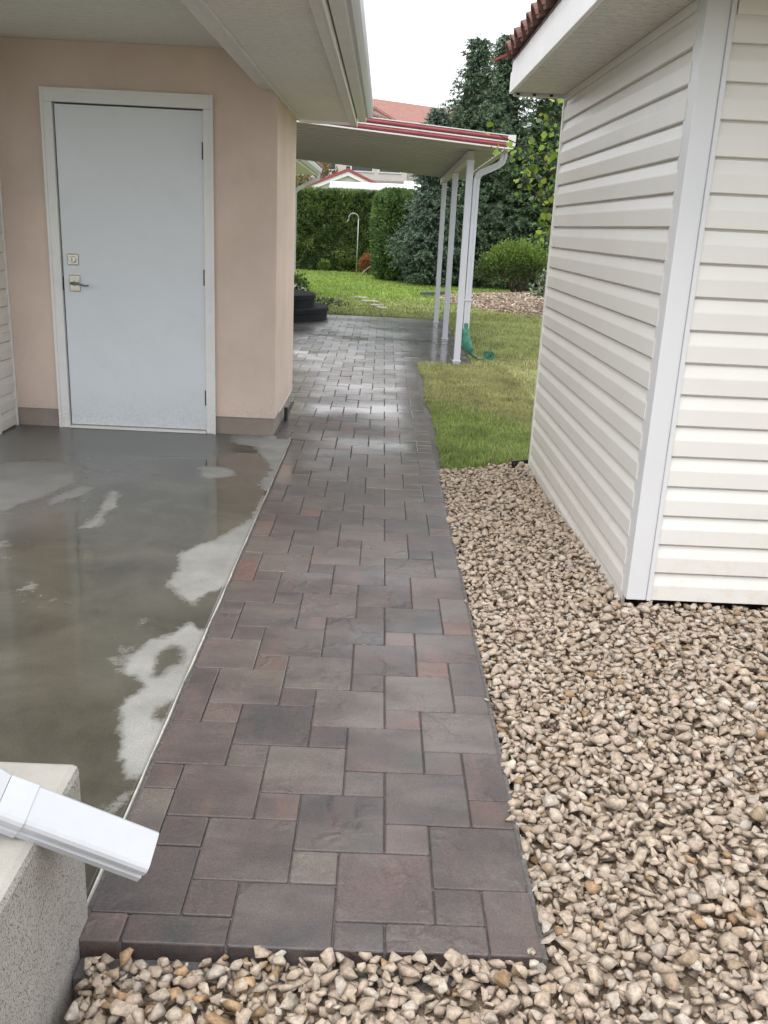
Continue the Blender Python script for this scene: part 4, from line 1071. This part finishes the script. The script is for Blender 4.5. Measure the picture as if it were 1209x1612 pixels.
# ------------------------------------------------------------------ vegetation
def tri_cloud(c, dirs, length, width, tone):
    """one narrow triangle per entry: base at c, tip along dirs"""
    n = len(c); r = nrg.normal(size=(n, 3)); s = np.cross(dirs, r); s /= np.linalg.norm(s, axis=1)[:, None] + 1e-9
    L = np.asarray(length).reshape(-1, 1); Wd = np.asarray(width).reshape(-1, 1)
    v = np.stack([c - s*Wd/2, c + s*Wd/2, c + dirs*L], 1).reshape(-1, 3)
    return v, np.repeat(tone, 3, 0)
def unit(a): return a / (np.linalg.norm(a, axis=1)[:, None] + 1e-9)

def trunk(base, top, r0, r1, parent, bends=5, wob=.05, seed=0):
    r = random.Random(seed); b = Vector(base); tp = Vector(top); pts = []
    for k in range(bends + 1):
        f = k / bends; p = b.lerp(tp, f)
        if 0 < k < bends: p += Vector((r.uniform(-wob, wob), r.uniform(-wob, wob), 0))
        pts.append(tuple(p))
    return MB().tube(pts, [r0 + (r1 - r0)*k/bends for k in range(bends+1)], 9).build('trunk', 'bark', parent, 0, True)

def spruce(label, x, y, H, R, seed, base_tone, tip_tone, z0=0.25, dens=1.0):
    global nrg
    save = nrg; nrg = np.random.default_rng(seed)
    t = thing('spruce_tree', label, 'tree', group='spruces behind the lawn')
    trunk((x, y, -.05), (x, y, H*.97), .11, .012, t, 6, .03, seed)
    Vs, Ts = [], []; MBb = MB()
    z = z0
    while z < H - .04:
        f = 1 - z / H
        nb = int((8 + 6*f) * dens); Lm = R * (f**0.52) * (0.85 if z < .6 else 1)
        lump = 1 + .22*math.sin(z*2.9 + seed) + .1*math.sin(z*7.3)
        for k in range(nb):
            az = 2*math.pi*(k + nrg.uniform(0, .8))/nb + z*5
            L = max(.06, Lm * lump * nrg.uniform(.68, 1.15))
            el0 = -.10 - .30*f + nrg.normal(0, .12); m = max(5, int(L/.09))
            s = np.linspace(0.0, 1, m); out = s*L; hz = np.sin(el0)*out + .32*L*s**2.4 + .02
            bp = np.stack([x + np.cos(az)*out, y + np.sin(az)*out, z + hz], 1)
            if k % 3 == 0 and L > .3: MBb.tube([tuple(bp[0]), tuple(bp[m//2]), tuple(bp[-1])], [.016, .010, .003], 4, False)
            bt = nrg.uniform(.72, 1.25)
            # side twigs
            for j in range(m):
                if s[j] < .18 and L > .5: continue
                for side in (-1, 1, 0):
                    if side == 0 and j < m - 1 and nrg.random() < .5: continue
                    tl = (.10 + .22*L*(1 - .65*s[j])) * nrg.uniform(.7, 1.2) if side else .12
                    ta = az + side*nrg.uniform(.6, 1.1); te = nrg.normal(-.12, .28) if side else nrg.normal(.35, .3)
                    d = np.array([np.cos(ta)*np.cos(te), np.sin(ta)*np.cos(te), np.sin(te)])
                    q = max(4, int(tl/.028)); u = np.linspace(.1, 1, q)
                    c = bp[j] + d*(u*tl)[:, None]; c[:, 2] -= .25*tl*u**2
                    c = np.repeat(c, 4, 0); q4 = len(c)
                    dr = unit(d*0.75 + nrg.normal(0, .62, (q4, 3)))
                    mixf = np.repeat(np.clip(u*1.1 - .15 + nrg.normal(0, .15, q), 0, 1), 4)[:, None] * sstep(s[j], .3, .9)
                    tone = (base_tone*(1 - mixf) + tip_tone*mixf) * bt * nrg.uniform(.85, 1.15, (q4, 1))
                    v, tt = tri_cloud(c, dr, nrg.uniform(.042, .075, q4), nrg.uniform(.016, .026, q4), tone); Vs.append(v); Ts.append(tt)
        z += nrg.uniform(.085, .135) * (1 if H > 3 else .8)
    # leader shoot
    u = np.linspace(0, 1, 40); c = np.stack([np.full(40, x), np.full(40, y), H*.93 + u*H*.09], 1)
    v, tt = tri_cloud(c, unit(nrg.normal(0, .7, (40, 3)) + [0, 0, .9]), np.full(40, .06), np.full(40, .016), np.repeat(tip_tone[None], 40, 0)); Vs.append(v); Ts.append(tt)
    V = np.concatenate(Vs); T = np.concatenate(Ts)
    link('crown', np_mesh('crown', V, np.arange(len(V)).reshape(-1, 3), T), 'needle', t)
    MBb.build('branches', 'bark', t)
    mb = MB(); nn = 14; zs = [z0 + (H*.86 - z0)*k/8 for k in range(9)]; cr = random.Random(seed)
    for zz in zs:
        for k in range(nn):
            rr = R*((1 - zz/H)**.52)*.5*cr.uniform(.7, 1.15) + .02; a = 2*math.pi*k/nn; mb.v.append((x + rr*math.cos(a), y + rr*math.sin(a), zz))
    for i in range(8):
        for k in range(nn): mb.f.append((i*nn+k, i*nn+(k+1) % nn, (i+1)*nn+(k+1) % nn, (i+1)*nn+k))
    mb.build('shade_core', 'core', t)  # closed hull against see-through, coloured dark as the crown's inner shade
    nrg = save
    return len(V)//3

M['core'] = surf('dark_crown_core', (0.028, 0.042, 0.020), 0.95, 0.4, 14, None, 0, 1, 40, 0.8, 0.03, 0.1)  # dark colour stands in for the shade deep inside the crowns
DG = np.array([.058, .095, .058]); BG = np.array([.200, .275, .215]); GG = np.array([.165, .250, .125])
n = 0
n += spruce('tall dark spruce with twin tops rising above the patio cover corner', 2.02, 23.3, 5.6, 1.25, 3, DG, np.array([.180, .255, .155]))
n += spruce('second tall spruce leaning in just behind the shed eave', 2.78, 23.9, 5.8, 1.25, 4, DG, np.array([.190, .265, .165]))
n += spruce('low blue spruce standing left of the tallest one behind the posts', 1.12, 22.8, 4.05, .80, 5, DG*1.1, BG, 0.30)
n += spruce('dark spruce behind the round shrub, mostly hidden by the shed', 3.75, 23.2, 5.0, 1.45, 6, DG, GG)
print('spruce tris', n)

def hedge_like(name, label, cat, pts_fn, n, leaf, base, tip, core, up=.6, group=None, parts=True, trunk_at=None):
    """clipped evergreen: leaf sprays over a lumpy surface, with a solid dark core painted as inner shade"""
    t = thing(name, label, cat, group=group)
    p, nm = pts_fn(n)
    depth = nrg.exponential(.045, (len(p), 1)); c = p - nm*depth
    d = unit(nm*.8 + nrg.normal(0, .55, p.shape) + np.array([0, 0, up]))
    lump = .5 + .9*fbm(p[:, 0]*5 + p[:, 1]*3, p[:, 2]*5, 71)
    tone = (base + (tip - base) * np.clip(lump[:, None] + nrg.normal(0, .2, (len(p), 1)), 0, 1)) * nrg.uniform(.75, 1.25, (len(p), 1))
    v, tt = tri_cloud(c, d, nrg.uniform(.7, 1.3, len(p))*leaf, nrg.uniform(.3, .5, len(p))*leaf, tone)
    v2, t2 = tri_cloud(c, unit(d + nrg.normal(0, .5, d.shape)), nrg.uniform(.6, 1.1, len(p))*leaf, nrg.uniform(.3, .5, len(p))*leaf, tone)
    V = np.concatenate([v, v2]); T = np.concatenate([tt, t2])
    cr = link('crown', np_mesh('crown', V, np.arange(len(V)).reshape(-1, 3), T), 'leaf', t)
    core(t)
    return t


def hedge():
    x0, x1, yf, yb, h = -4.2, -.22, 26.3, 27.4, 2.25
    def pts(n):
        k = nrg.random(n); P = np.zeros((n, 3)); Nn = np.zeros((n, 3))
        fr = k < .66; tp = (k >= .66) & (k < .9); sd = k >= .9
        x = nrg.uniform(x0, x1, n); z = nrg.uniform(.03, h, n); y = nrg.uniform(yf, yb, n)
        bulge = .16*fbm(x*1.9, z*1.9, 81) + .14*fbm(x*4.5, z*4.5, 82)
        P[fr] = np.stack([x, yf - bulge + .05*np.clip(z - 1.9, 0, 1), z], 1)[fr]; Nn[fr] = (0, -1, 0)
        P[tp] = np.stack([x, y, h + .06*fbm(x*3, y*3, 83)], 1)[tp]; Nn[tp] = (0, 0, 1)
        P[sd] = np.stack([np.where(nrg.random(n) < .5, x1, x0) + bulge, y, z], 1)[sd]; Nn[sd] = (np.sign(P[sd][:, :1] + 2) * np.array([[1., 0, 0]]))
        return P, Nn
    def core(t): MB().box(x0 + .1, x1 - .1, yf + .10, yb - .1, -.02, h - .10).build('shade_core', 'core', t, .12)  # solid box filling the hedge, inner shade put into its dark colour
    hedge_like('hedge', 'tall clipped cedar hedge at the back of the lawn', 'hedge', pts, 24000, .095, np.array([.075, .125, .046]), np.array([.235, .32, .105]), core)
hedge()

def cedar():
    cx, cy, h = .30, 24.0, 2.28
    def rad(z, a): return .60 * (1 - .10*np.abs(z/h - .35)**1.0) * np.clip((h + .12 - z)/.35, 0, 1)**.5 * np.clip((z + .25)/.5, .6, 1) * (1 + .07*np.sin(3*a + z*3) + .05*np.sin(7*a - 2*z))
    def pts(n):
        z = nrg.uniform(.02, h, n); a = nrg.uniform(0, 2*np.pi, n); r = rad(z, a)
        tp = nrg.random(n) < .15; r = np.where(tp, r*np.sqrt(nrg.random(n)), r); z = np.where(tp, h - .02 - .25*(r/.6)**3, z)
        P = np.stack([cx + r*np.cos(a), cy + r*np.sin(a), z], 1); Nn = np.stack([np.cos(a), np.sin(a), np.zeros(n)], 1); Nn[tp] = (0, 0, 1)
        return P, Nn
    def core(t):
        mb = MB(); nn = 20; zs = [-.02, .3, .8, 1.4, 1.9, 2.1]
        for z in zs: mb.v += [(cx + float(rad(z, 2*math.pi*k/nn))*.80*math.cos(2*math.pi*k/nn), cy + float(rad(z, 2*math.pi*k/nn))*.80*math.sin(2*math.pi*k/nn), z) for k in range(nn)]
        for i in range(len(zs)-1):
            for k in range(nn): mb.f.append((i*nn+k, i*nn+(k+1) % nn, (i+1)*nn+(k+1) % nn, (i+1)*nn+k))
        mb.f += [tuple(range(nn))[::-1], tuple((len(zs)-1)*nn + k for k in range(nn))]
        mb.build('shade_core', 'core', t)  # solid filling of the column, dark in place of shade between sprays
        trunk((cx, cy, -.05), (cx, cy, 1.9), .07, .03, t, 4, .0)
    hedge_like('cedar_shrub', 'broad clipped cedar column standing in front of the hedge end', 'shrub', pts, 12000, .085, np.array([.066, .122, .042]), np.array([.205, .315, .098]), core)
cedar()

def leaf_bush(name, label, cx, cy, z0, rx, ry, h, n, leaf, tones, stems, seed, white=None, cat='shrub'):
    t = thing(name, label, cat)
    r = np.random.default_rng(seed)
    u = unit(r.normal(size=(n, 3))); u[:, 2] = np.where(u[:, 2] < -.35, -u[:, 2], u[:, 2])
    rr = r.uniform(.55, 1.0, (n, 1))**.5
    lump = 1 + .16*np.sin(5*np.arctan2(u[:, 1], u[:, 0]) + 3*u[:, 2])[:, None] + .08*r.normal(size=(n, 1))
    P = u*rr*lump*np.array([rx, ry, h*.56]) + np.array([cx, cy, z0 + h*.50])
    P[:, 2] = np.maximum(P[:, 2], z0 + .03)
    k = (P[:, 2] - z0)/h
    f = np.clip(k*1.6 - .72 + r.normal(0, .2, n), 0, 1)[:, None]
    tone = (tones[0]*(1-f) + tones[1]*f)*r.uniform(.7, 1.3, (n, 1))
    if white is not None:
        w = r.random(n) < white[0]; tone[w] = white[1]
    d = unit(u + r.normal(0, .6, (n, 3)) + [0, 0, .5])
    s = np.cross(d, r.normal(size=(n, 3))); s = unit(s)
    L = leaf*r.uniform(.7, 1.3, (n, 1))
    v = np.stack([P, P + d*L*.5 + s*L*.3, P + d*L, P + d*L*.5 - s*L*.3], 1).reshape(-1, 3)
    q = np.arange(len(v)).reshape(-1, 4)
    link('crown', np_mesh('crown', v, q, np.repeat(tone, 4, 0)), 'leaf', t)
    mb = MB(); rr_ = random.Random(seed)
    for k in range(stems):
        a = rr_.uniform(0, 6.28); l = rr_.uniform(.4, .8)
        mb.tube([(cx + .06*math.cos(a), cy + .06*math.sin(a), z0 - .03), (cx + rx*l*.6*math.cos(a), cy + ry*l*.6*math.sin(a), z0 + h*.45), (cx + rx*l*math.cos(a), cy + ry*l*math.sin(a), z0 + h*.8)], [.014, .009, .004], 5)
    mb.build('stems', 'bark', t)
    return t
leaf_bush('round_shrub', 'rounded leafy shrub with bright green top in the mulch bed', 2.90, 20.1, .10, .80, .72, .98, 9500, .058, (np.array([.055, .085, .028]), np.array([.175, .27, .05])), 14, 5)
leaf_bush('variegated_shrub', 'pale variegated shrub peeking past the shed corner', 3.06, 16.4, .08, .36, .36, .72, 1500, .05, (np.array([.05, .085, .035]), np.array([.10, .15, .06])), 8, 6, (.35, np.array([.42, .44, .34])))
leaf_bush('dead_plant', 'rust brown withered plant at the hedge foot by the hook', -.32, 25.5, .06, .30, .22, .52, 1300, .07, (np.array([.25, .10, .045]), np.array([.42, .19, .09])), 8, 7, None, 'plant')
leaf_bush('flower_clump', 'low white flowering clump beside the rounded steps', -1.02, 15.9, .0, .42, .25, .15, 700, .04, (np.array([.05, .09, .03]), np.array([.11, .17, .06])), 5, 8, (.18, np.array([.6, .6, .55])), 'plant')
leaf_bush('green_clump', 'small leafy green clump on the far side of the steps', -1.62, 16.3, .0, .32, .3, .50, 900, .06, (np.array([.05, .10, .03]), np.array([.13, .22, .06])), 6, 9, (.06, np.array([.6, .6, .55])), 'plant')
leaf_bush('seedling', 'tiny yellow-green seedling at the foot of the cedar hedge', -1.62, 26.1, .08, .14, .12, .30, 120, .07, (np.array([.08, .14, .02]), np.array([.15, .22, .04])), 3, 10, None, 'plant')

def leafy_tree():
    t = thing('leafy_tree', 'broadleaf tree behind the shed with lime green leaves reaching out', 'tree')
    r = random.Random(21)
    trunk((1.95, 7.9, -.05), (1.9, 7.9, 3.0), .05, .02, t, 5, .03, 2)
    ends = [((1.9, 7.9, 1.3), (1.42, 7.7, 1.95), (.84, 7.45, 2.09)), ((1.9, 7.9, 1.1), (1.45, 7.7, 1.5), (1.00, 7.5, 1.98)), ((1.9, 7.9, .9), (1.5, 7.7, 1.45), (1.05, 7.5, 1.80)),
            ((1.9, 7.9, .8), (1.5, 7.7, 1.2), (1.20, 7.5, 1.55)), ((1.9, 7.9, 1.6), (1.6, 7.8, 2.1), (1.20, 7.6, 2.28)), ((1.9, 7.9, 1.8), (1.65, 7.8, 2.3), (1.30, 7.6, 2.42)),
            ((1.9, 7.9, 1.0), (1.55, 7.8, 1.4), (1.26, 7.6, 1.42)), ((1.9, 7.9, 1.4), (1.6, 7.8, 1.9), (1.30, 7.6, 2.05)), ((1.9, 7.9, 1.2), (1.6, 7.8, 1.7), (1.22, 7.55, 1.90)), ((1.9, 7.9, 2.0), (2.2, 7.8, 2.5), (2.5, 7.6, 2.9)), ((1.9, 7.9, 2.2), (1.7, 7.8, 2.7), (1.5, 7.7, 2.95)), ((1.9, 7.9, 2.0), (2.1, 8.2, 2.6), (2.1, 8.4, 3.1))]
    mb = MB(); V, F, T = [], [], []
    def leaf(c, sz, d):
        d = Vector(d).normalized(); s = d.cross(Vector((r.gauss(0, 1), r.gauss(0, 1), r.gauss(0, 1)))).normalized(); u = s.cross(d)
        o = len(V); c = Vector(c)
        for (a, b, w) in ((0, 0, 0), (.22, .42, .05), (.55, .48, .07), (1, 0, -.06), (.55, -.48, .07), (.22, -.42, .05), (.5, 0, -.02)):
            V.append(tuple(c + d*sz*a + s*sz*b + u*sz*w))
        F.extend([(o, o+1, o+6), (o+1, o+2, o+6), (o+2, o+3, o+6), (o+3, o+4, o+6), (o+4, o+5, o+6), (o+5, o, o+6)])
        g = r.random(); k = r.uniform(.75, 1.25)
        base = (.20, .30, .035) if g < .45 else ((.12, .19, .04) if g < .8 else ((.30, .33, .06) if g < .93 else (.26, .30, .20)))
        T.extend([tuple(x*k for x in base)] * 7)
    for a, b, c in ends:
        a, b, c = Vector(a), Vector(b), Vector(c)
        P = [a.lerp(b, f).lerp(b.lerp(c, f), f) for f in [i/14 for i in range(15)]]
        mb.tube([tuple(p) for p in P[::2]], [.012 - .0012*i for i in range(8)], 5)
        for i, p in enumerate(P[5:]):
            for _ in range(r.choice([4, 5, 6, 8])):
                off = Vector((r.gauss(0, .065), r.gauss(0, .09), r.gauss(0, .07)))
                leaf(p + off, r.uniform(.026, .062), (c - b).normalized()*.5 + Vector((r.gauss(0, .7), r.gauss(0, .7), r.gauss(-.2, .6))))
    link('leaves', np_mesh('leaves', np.array(V), np.array(F), np.array(T)), 'leaf', t)
    mb.build('branches', 'bark', t)
leafy_tree()

# ------------------------------------------------------------------ garden bits
def garden_bits():
    t = thing('shepherd_hook', 'thin grey shepherd hook pole stuck in the lawn before the hedge', 'hook')
    x, y = -.70, 25.4
    MB().tube([(x, y, -.05), (x + .005, y, 1.55)], .012, 8).build('pole', 'steel', t, 0, True)
    pts = [(x + .005 - .13 + .13*math.cos(a), y, 1.55 + .13*math.sin(a)) for a in [math.pi*k/12*1.12 for k in range(13)]]
    pts += [(x - .27, y, 1.48), (x - .29, y, 1.50)]
    MB().tube(pts, .012, 8).build('crook', 'steel', t, 0, True)
    spots = [(-.42, 18.4, .34, .22), (-.20, 17.6, .38, .22), (-.08, 16.75, .27, .17), (.03, 16.3, .22, .14)]
    labs = ['farthest flat stepping stone in the back lawn', 'widest flat stepping stone, second from the far end of the row', 'small stepping stone second nearest to the patio edge', 'smallest stepping stone, nearest to the patio edge']
    for (sx, sy, w, h), lb in zip(spots, labs):
        r = random.Random(int(sy*100)); nn = 9; top = []; bot = []
        for k in range(nn):
            a = 2*math.pi*k/nn; f = r.uniform(.85, 1.1); top.append((sx + w/2*f*math.cos(a), sy + h/2*f*math.sin(a)*1.4, .036)); bot.append((sx + w/2*f*math.cos(a), sy + h/2*f*math.sin(a)*1.4, -.02))
        tag(MB().prism(bot, top).build('stepping_stone', 'stepstone', None, .006), lb, 'stone', 'stepping stones in the back lawn')
    o = MB().prism([(.84, 19.5, .05), (1.45, 20.1, .05), (1.42, 20.2, .05), (.81, 19.6, .05)], [(.84, 19.5, .11), (1.45, 20.1, .11), (1.42, 20.2, .11), (.81, 19.6, .11)]).build('garden_board', 'edging', None, .006)
    tag(o, 'dark grey board lying on the grass below the blue spruce', 'board')
    tag(MB().tube([(-.60, 25.35, .06), (-.50, 25.3, .20), (-.38, 25.25, .30), (-.30, 25.2, .36)], [.02, .018, .014, .008], 6).build('fallen_branch', 'strip', None, 0, True), 'pale bent branch leaning into the withered plant', 'branch')
    o = MB().box(-.02, 1.02, 5.50, 5.515, -.05, .02)
    e = MB().prism([(.86, 5.50, -.06), (.985, 5.56, -.06), (.985, 5.575, -.06), (.86, 5.515, -.06)], [(.86, 5.50, .03), (.985, 5.56, .03), (.985, 5.575, .03), (.86, 5.515, .03)]).build('lawn_edging', 'black_metal')
    tag(e, 'short black lawn edging between gravel and turf at the shed', 'edging')
garden_bits()

# ------------------------------------------------------------------ beyond the hedge
def beyond():
    t = thing('travel_trailer', 'white travel trailer roof showing above the cedar hedge', 'trailer')
    x0, x1, y0, y1 = -1.76, 4.6, 29.2, 31.5
    pr = [(x0 + .03, .55), (x0, .8), (x0, 2.30), (x0 + .02, 2.43)]
    mb = MB(); mb.box(x0, x1, y0, y1, .5, 2.40); mb.build('body', 'trailer', t, .05)
    mb = MB(); rp = [(y0 - .02, 2.401), (y0 - .03, 2.46), (y0 + .05, 2.58), (y0 + .3, 2.68), (y1 - .3, 2.68), (y1 - .05, 2.58), (y1 + .03, 2.46), (y1 + .02, 2.401)]
    mb.prism([(x0 + .05, y, z if z < 2.5 else z - .06) for y, z in rp], [(x1, y, z) for y, z in rp]); mb.build('roof', 'trailer', t, .04)
    MB().box(x0 + .01, x1, y0 - .035, y0 - .031, 2.405, 2.425).build('trim_strip', 'grey_stripe', t)
    for xx in (-.2, 1.9): MB().box(xx, xx + .9, y0 - .012, y0 + .01, 1.5, 2.1).build('window', 'glass_dark', t, .02)
    for xx in (1.2, 2.1): MB().tube([(xx, y0 + .02, .33), (xx, y0 + .25, .33)], .33, 20).build('wheel', 'rubber', t, .02)
    for xx in (.55, 2.4): MB().box(xx, xx + .4, 30.0, 30.5, 2.681, 2.76).build('roof_vent', 'trailer', t, .03)

    def gable_house(label, cx, y, hw, ze, za, depth, wall, roof, rot=0.0, zbase=0.0, windows=(), rake=True, name='neighbour_house'):
        t = thing(name, label, 'house')
        def Rr(p):
            x, yy, z = p; dx, dy = x - cx, yy - y
            return (cx + dx*math.cos(rot) - dy*math.sin(rot), y + dx*math.sin(rot) + dy*math.cos(rot), z)
        mb = MB(); a = [(cx - hw, y, zbase), (cx + hw, y, zbase), (cx + hw, y, ze), (cx, y, za), (cx - hw, y, ze)]
        mb.prism([Rr(p) for p in a], [Rr((p[0], p[1] + depth, p[2])) for p in a]); mb.build('wall', wall, t)
        sl = (za - ze)/hw; ov = .12*hw
        rf = bpy.data.objects.new('roof', None); COL.objects.link(rf); rf.parent = t
        for s in (-1, 1):
            e = (cx + s*(hw + ov), ze - ov*sl)
            mb = MB(); p = [(cx, za + .02), e, (e[0], e[1] + .09), (cx, za + .13)]
            mb.prism([Rr((px, y - .12, pz)) for px, pz in p], [Rr((px, y + depth + .12, pz)) for px, pz in p]); mb.build('roof_slope', roof, rf)
            if rake:
                p = [(cx, za - .10), (e[0], e[1] - .12), (e[0], e[1] + .01), (cx, za + .03)]
                mb = MB(); mb.prism([Rr((px, y - .17, pz)) for px, pz in p], [Rr((px, y - .125, pz)) for px, pz in p]); mb.build('rake_board', 'house_white', t)
                p = [(cx, za + .035), (e[0], e[1] + .015), (e[0], e[1] + .10), (cx, za + .14)]
                mb = MB(); mb.prism([Rr((px, y - .20, pz)) for px, pz in p], [Rr((px, y - .125, pz)) for px, pz in p]); mb.build('rake_flashing', 'red', t)
        for (wx, wz, ww, wh) in windows:
            w = MB(); w.prism([Rr((wx - ww/2 - .06, y - .04, wz - wh/2 - .06)), Rr((wx + ww/2 + .06, y - .04, wz - wh/2 - .06)), Rr((wx + ww/2 + .06, y - .04, wz + wh/2 + .06)), Rr((wx - ww/2 - .06, y - .04, wz + wh/2 + .06))],
                              [Rr((wx - ww/2 - .06, y - .002, wz - wh/2 - .06)), Rr((wx + ww/2 + .06, y - .002, wz - wh/2 - .06)), Rr((wx + ww/2 + .06, y - .002, wz + wh/2 + .06)), Rr((wx - ww/2 - .06, y - .002, wz + wh/2 + .06))])
            wo = w.build('window', 'house_white', t)
            MB().prism([Rr((wx - ww/2, y - .05, wz - wh/2)), Rr((wx + ww/2, y - .05, wz - wh/2)), Rr((wx + ww/2, y - .05, wz + wh/2)), Rr((wx - ww/2, y - .05, wz + wh/2))],
                       [Rr((wx - ww/2, y - .041, wz - wh/2)), Rr((wx + ww/2, y - .041, wz - wh/2)), Rr((wx + ww/2, y - .041, wz + wh/2)), Rr((wx - ww/2, y - .041, wz + wh/2))]).build('pane', 'glass_dark', wo)
        return t, rf
    t, rf = gable_house('small white gabled house with red roof edge behind the hedge', -1.33, 33.6, 1.5, 2.50, 3.10, 6.0, 'house_white', 'far_tile')
    MB().box(-1.40, -1.27, 33.42, 33.6, 3.20, 3.30).build('ridge_cap', 'black_metal', rf)
    gable_house('pale hillside house with a row of dark windows beyond the white gable', -.9, 47, 3.6, 5.4, 6.4, 7, 'house_cream', 'far_tile', 0, 1.0, ((-1.2, 4.15, 1.0, .5), (.15, 4.15, 1.0, .5), (-2.9, 4.15, .8, .5), (1.7, 4.1, .8, .5)), False)
    t = thing('hillside_house', 'large hillside house with wide red tile roof above the patio cover', 'house')
    A, B, A2, B2 = (-3.2, 56.0, 8.25), (7.5, 63.5, 8.25), (-1.2, 52.4, 6.2), (9.5, 60.0, 6.2)
    MB().prism([A, A2, B2, B], [(p[0], p[1], p[2] + .18) for p in (A, A2, B2, B)]).build('roof', 'far_tile', t)
    A3, B3 = (-5.2, 59.6, 6.2), (5.5, 67.1, 6.2)
    MB().prism([(A[0], A[1] + .01, A[2]), (B[0], B[1] + .01, B[2]), B3, A3], [(A[0], A[1] + .01, A[2] + .18), (B[0], B[1] + .01, B[2] + .18), (B3[0], B3[1], B3[2] + .18), (A3[0], A3[1], A3[2] + .18)]).build('roof', 'far_tile', t)
    MB().prism([(-1.4, 52.9, 1.5), (9.1, 60.3, 1.5), (5.3, 66.6, 1.5), (-5.0, 59.3, 1.5)], [(-1.4, 52.9, 6.19), (9.1, 60.3, 6.19), (5.3, 66.6, 6.19), (-5.0, 59.3, 6.19)]).build('wall', 'house_cream', t)
    MB().prism([(-1.35, 52.85, 6.191), (-4.95, 59.25, 6.191), (-3.15, 56.05, 8.2)], [(-1.25, 52.9, 6.191), (-4.85, 59.3, 6.191), (-3.05, 56.1, 8.2)]).build('gable', 'house_white', t)
    # a small gabled dormer over the entry
    g = MB().prism([(-1.75, 51.0, 5.0), (.15, 51.0, 5.0), (.15, 51.0, 6.65), (-.8, 51.0, 7.12), (-1.75, 51.0, 6.65)], [(-1.75, 54.5, 5.0), (.15, 54.5, 5.0), (.15, 54.5, 6.65), (-.8, 54.5, 7.12), (-1.75, 54.5, 6.65)]).build('dormer', 'house_white', t)
    for sgn in (-1, 1): MB().prism([(-.8, 50.8, 7.13), (-.8 + sgn*1.15, 50.8, 6.56), (-.8 + sgn*1.15, 50.8, 6.68), (-.8, 50.8, 7.26)], [(-.8, 55.0, 7.13), (-.8 + sgn*1.15, 55.0, 6.56), (-.8 + sgn*1.15, 55.0, 6.68), (-.8, 55.0, 7.26)]).build('dormer_roof', 'far_tile', g)
    # slatted fence below the hillside house
    f = thing('slat_fence', 'grey slatted fence on the hillside above the trailer', 'fence')
    for k in range(7): MB().box(.9, 4.2, 42.0, 42.04, 2.8 + .17*k, 2.93 + .17*k).build('slat', 'fence_wood', f)
    for xx in (.88, 2.5, 4.2): MB().box(xx, xx + .09, 42.05, 42.14, 1.0, 4.05).build('post', 'fence_wood', f)
    f = thing('retaining_wall', 'tan terraced retaining wall on the hillside left of the fence', 'wall')
    for k in range(3): MB().box(-6, .8, 43 + .5*k, 43.4 + .5*k, .8, 2.75 + .32*k).build('course', 'fence_wood', f, .03)
    leaf_bush('bare_bush', 'thin brown bush on the hillside behind the white gable', -3.1, 40.5, 1.1, 1.0, .8, 3.0, 900, .16, (np.array([.16, .12, .06]), np.array([.24, .20, .09])), 26, 31, None, 'shrub')
    leaf_bush('olive_bush', 'olive bush under the far eave left of the gabled house', -4.2, 38, .2, 1.2, .9, 3.0, 2600, .15, (np.array([.10, .11, .04]), np.array([.20, .20, .07])), 12, 32, None, 'shrub')
beyond()
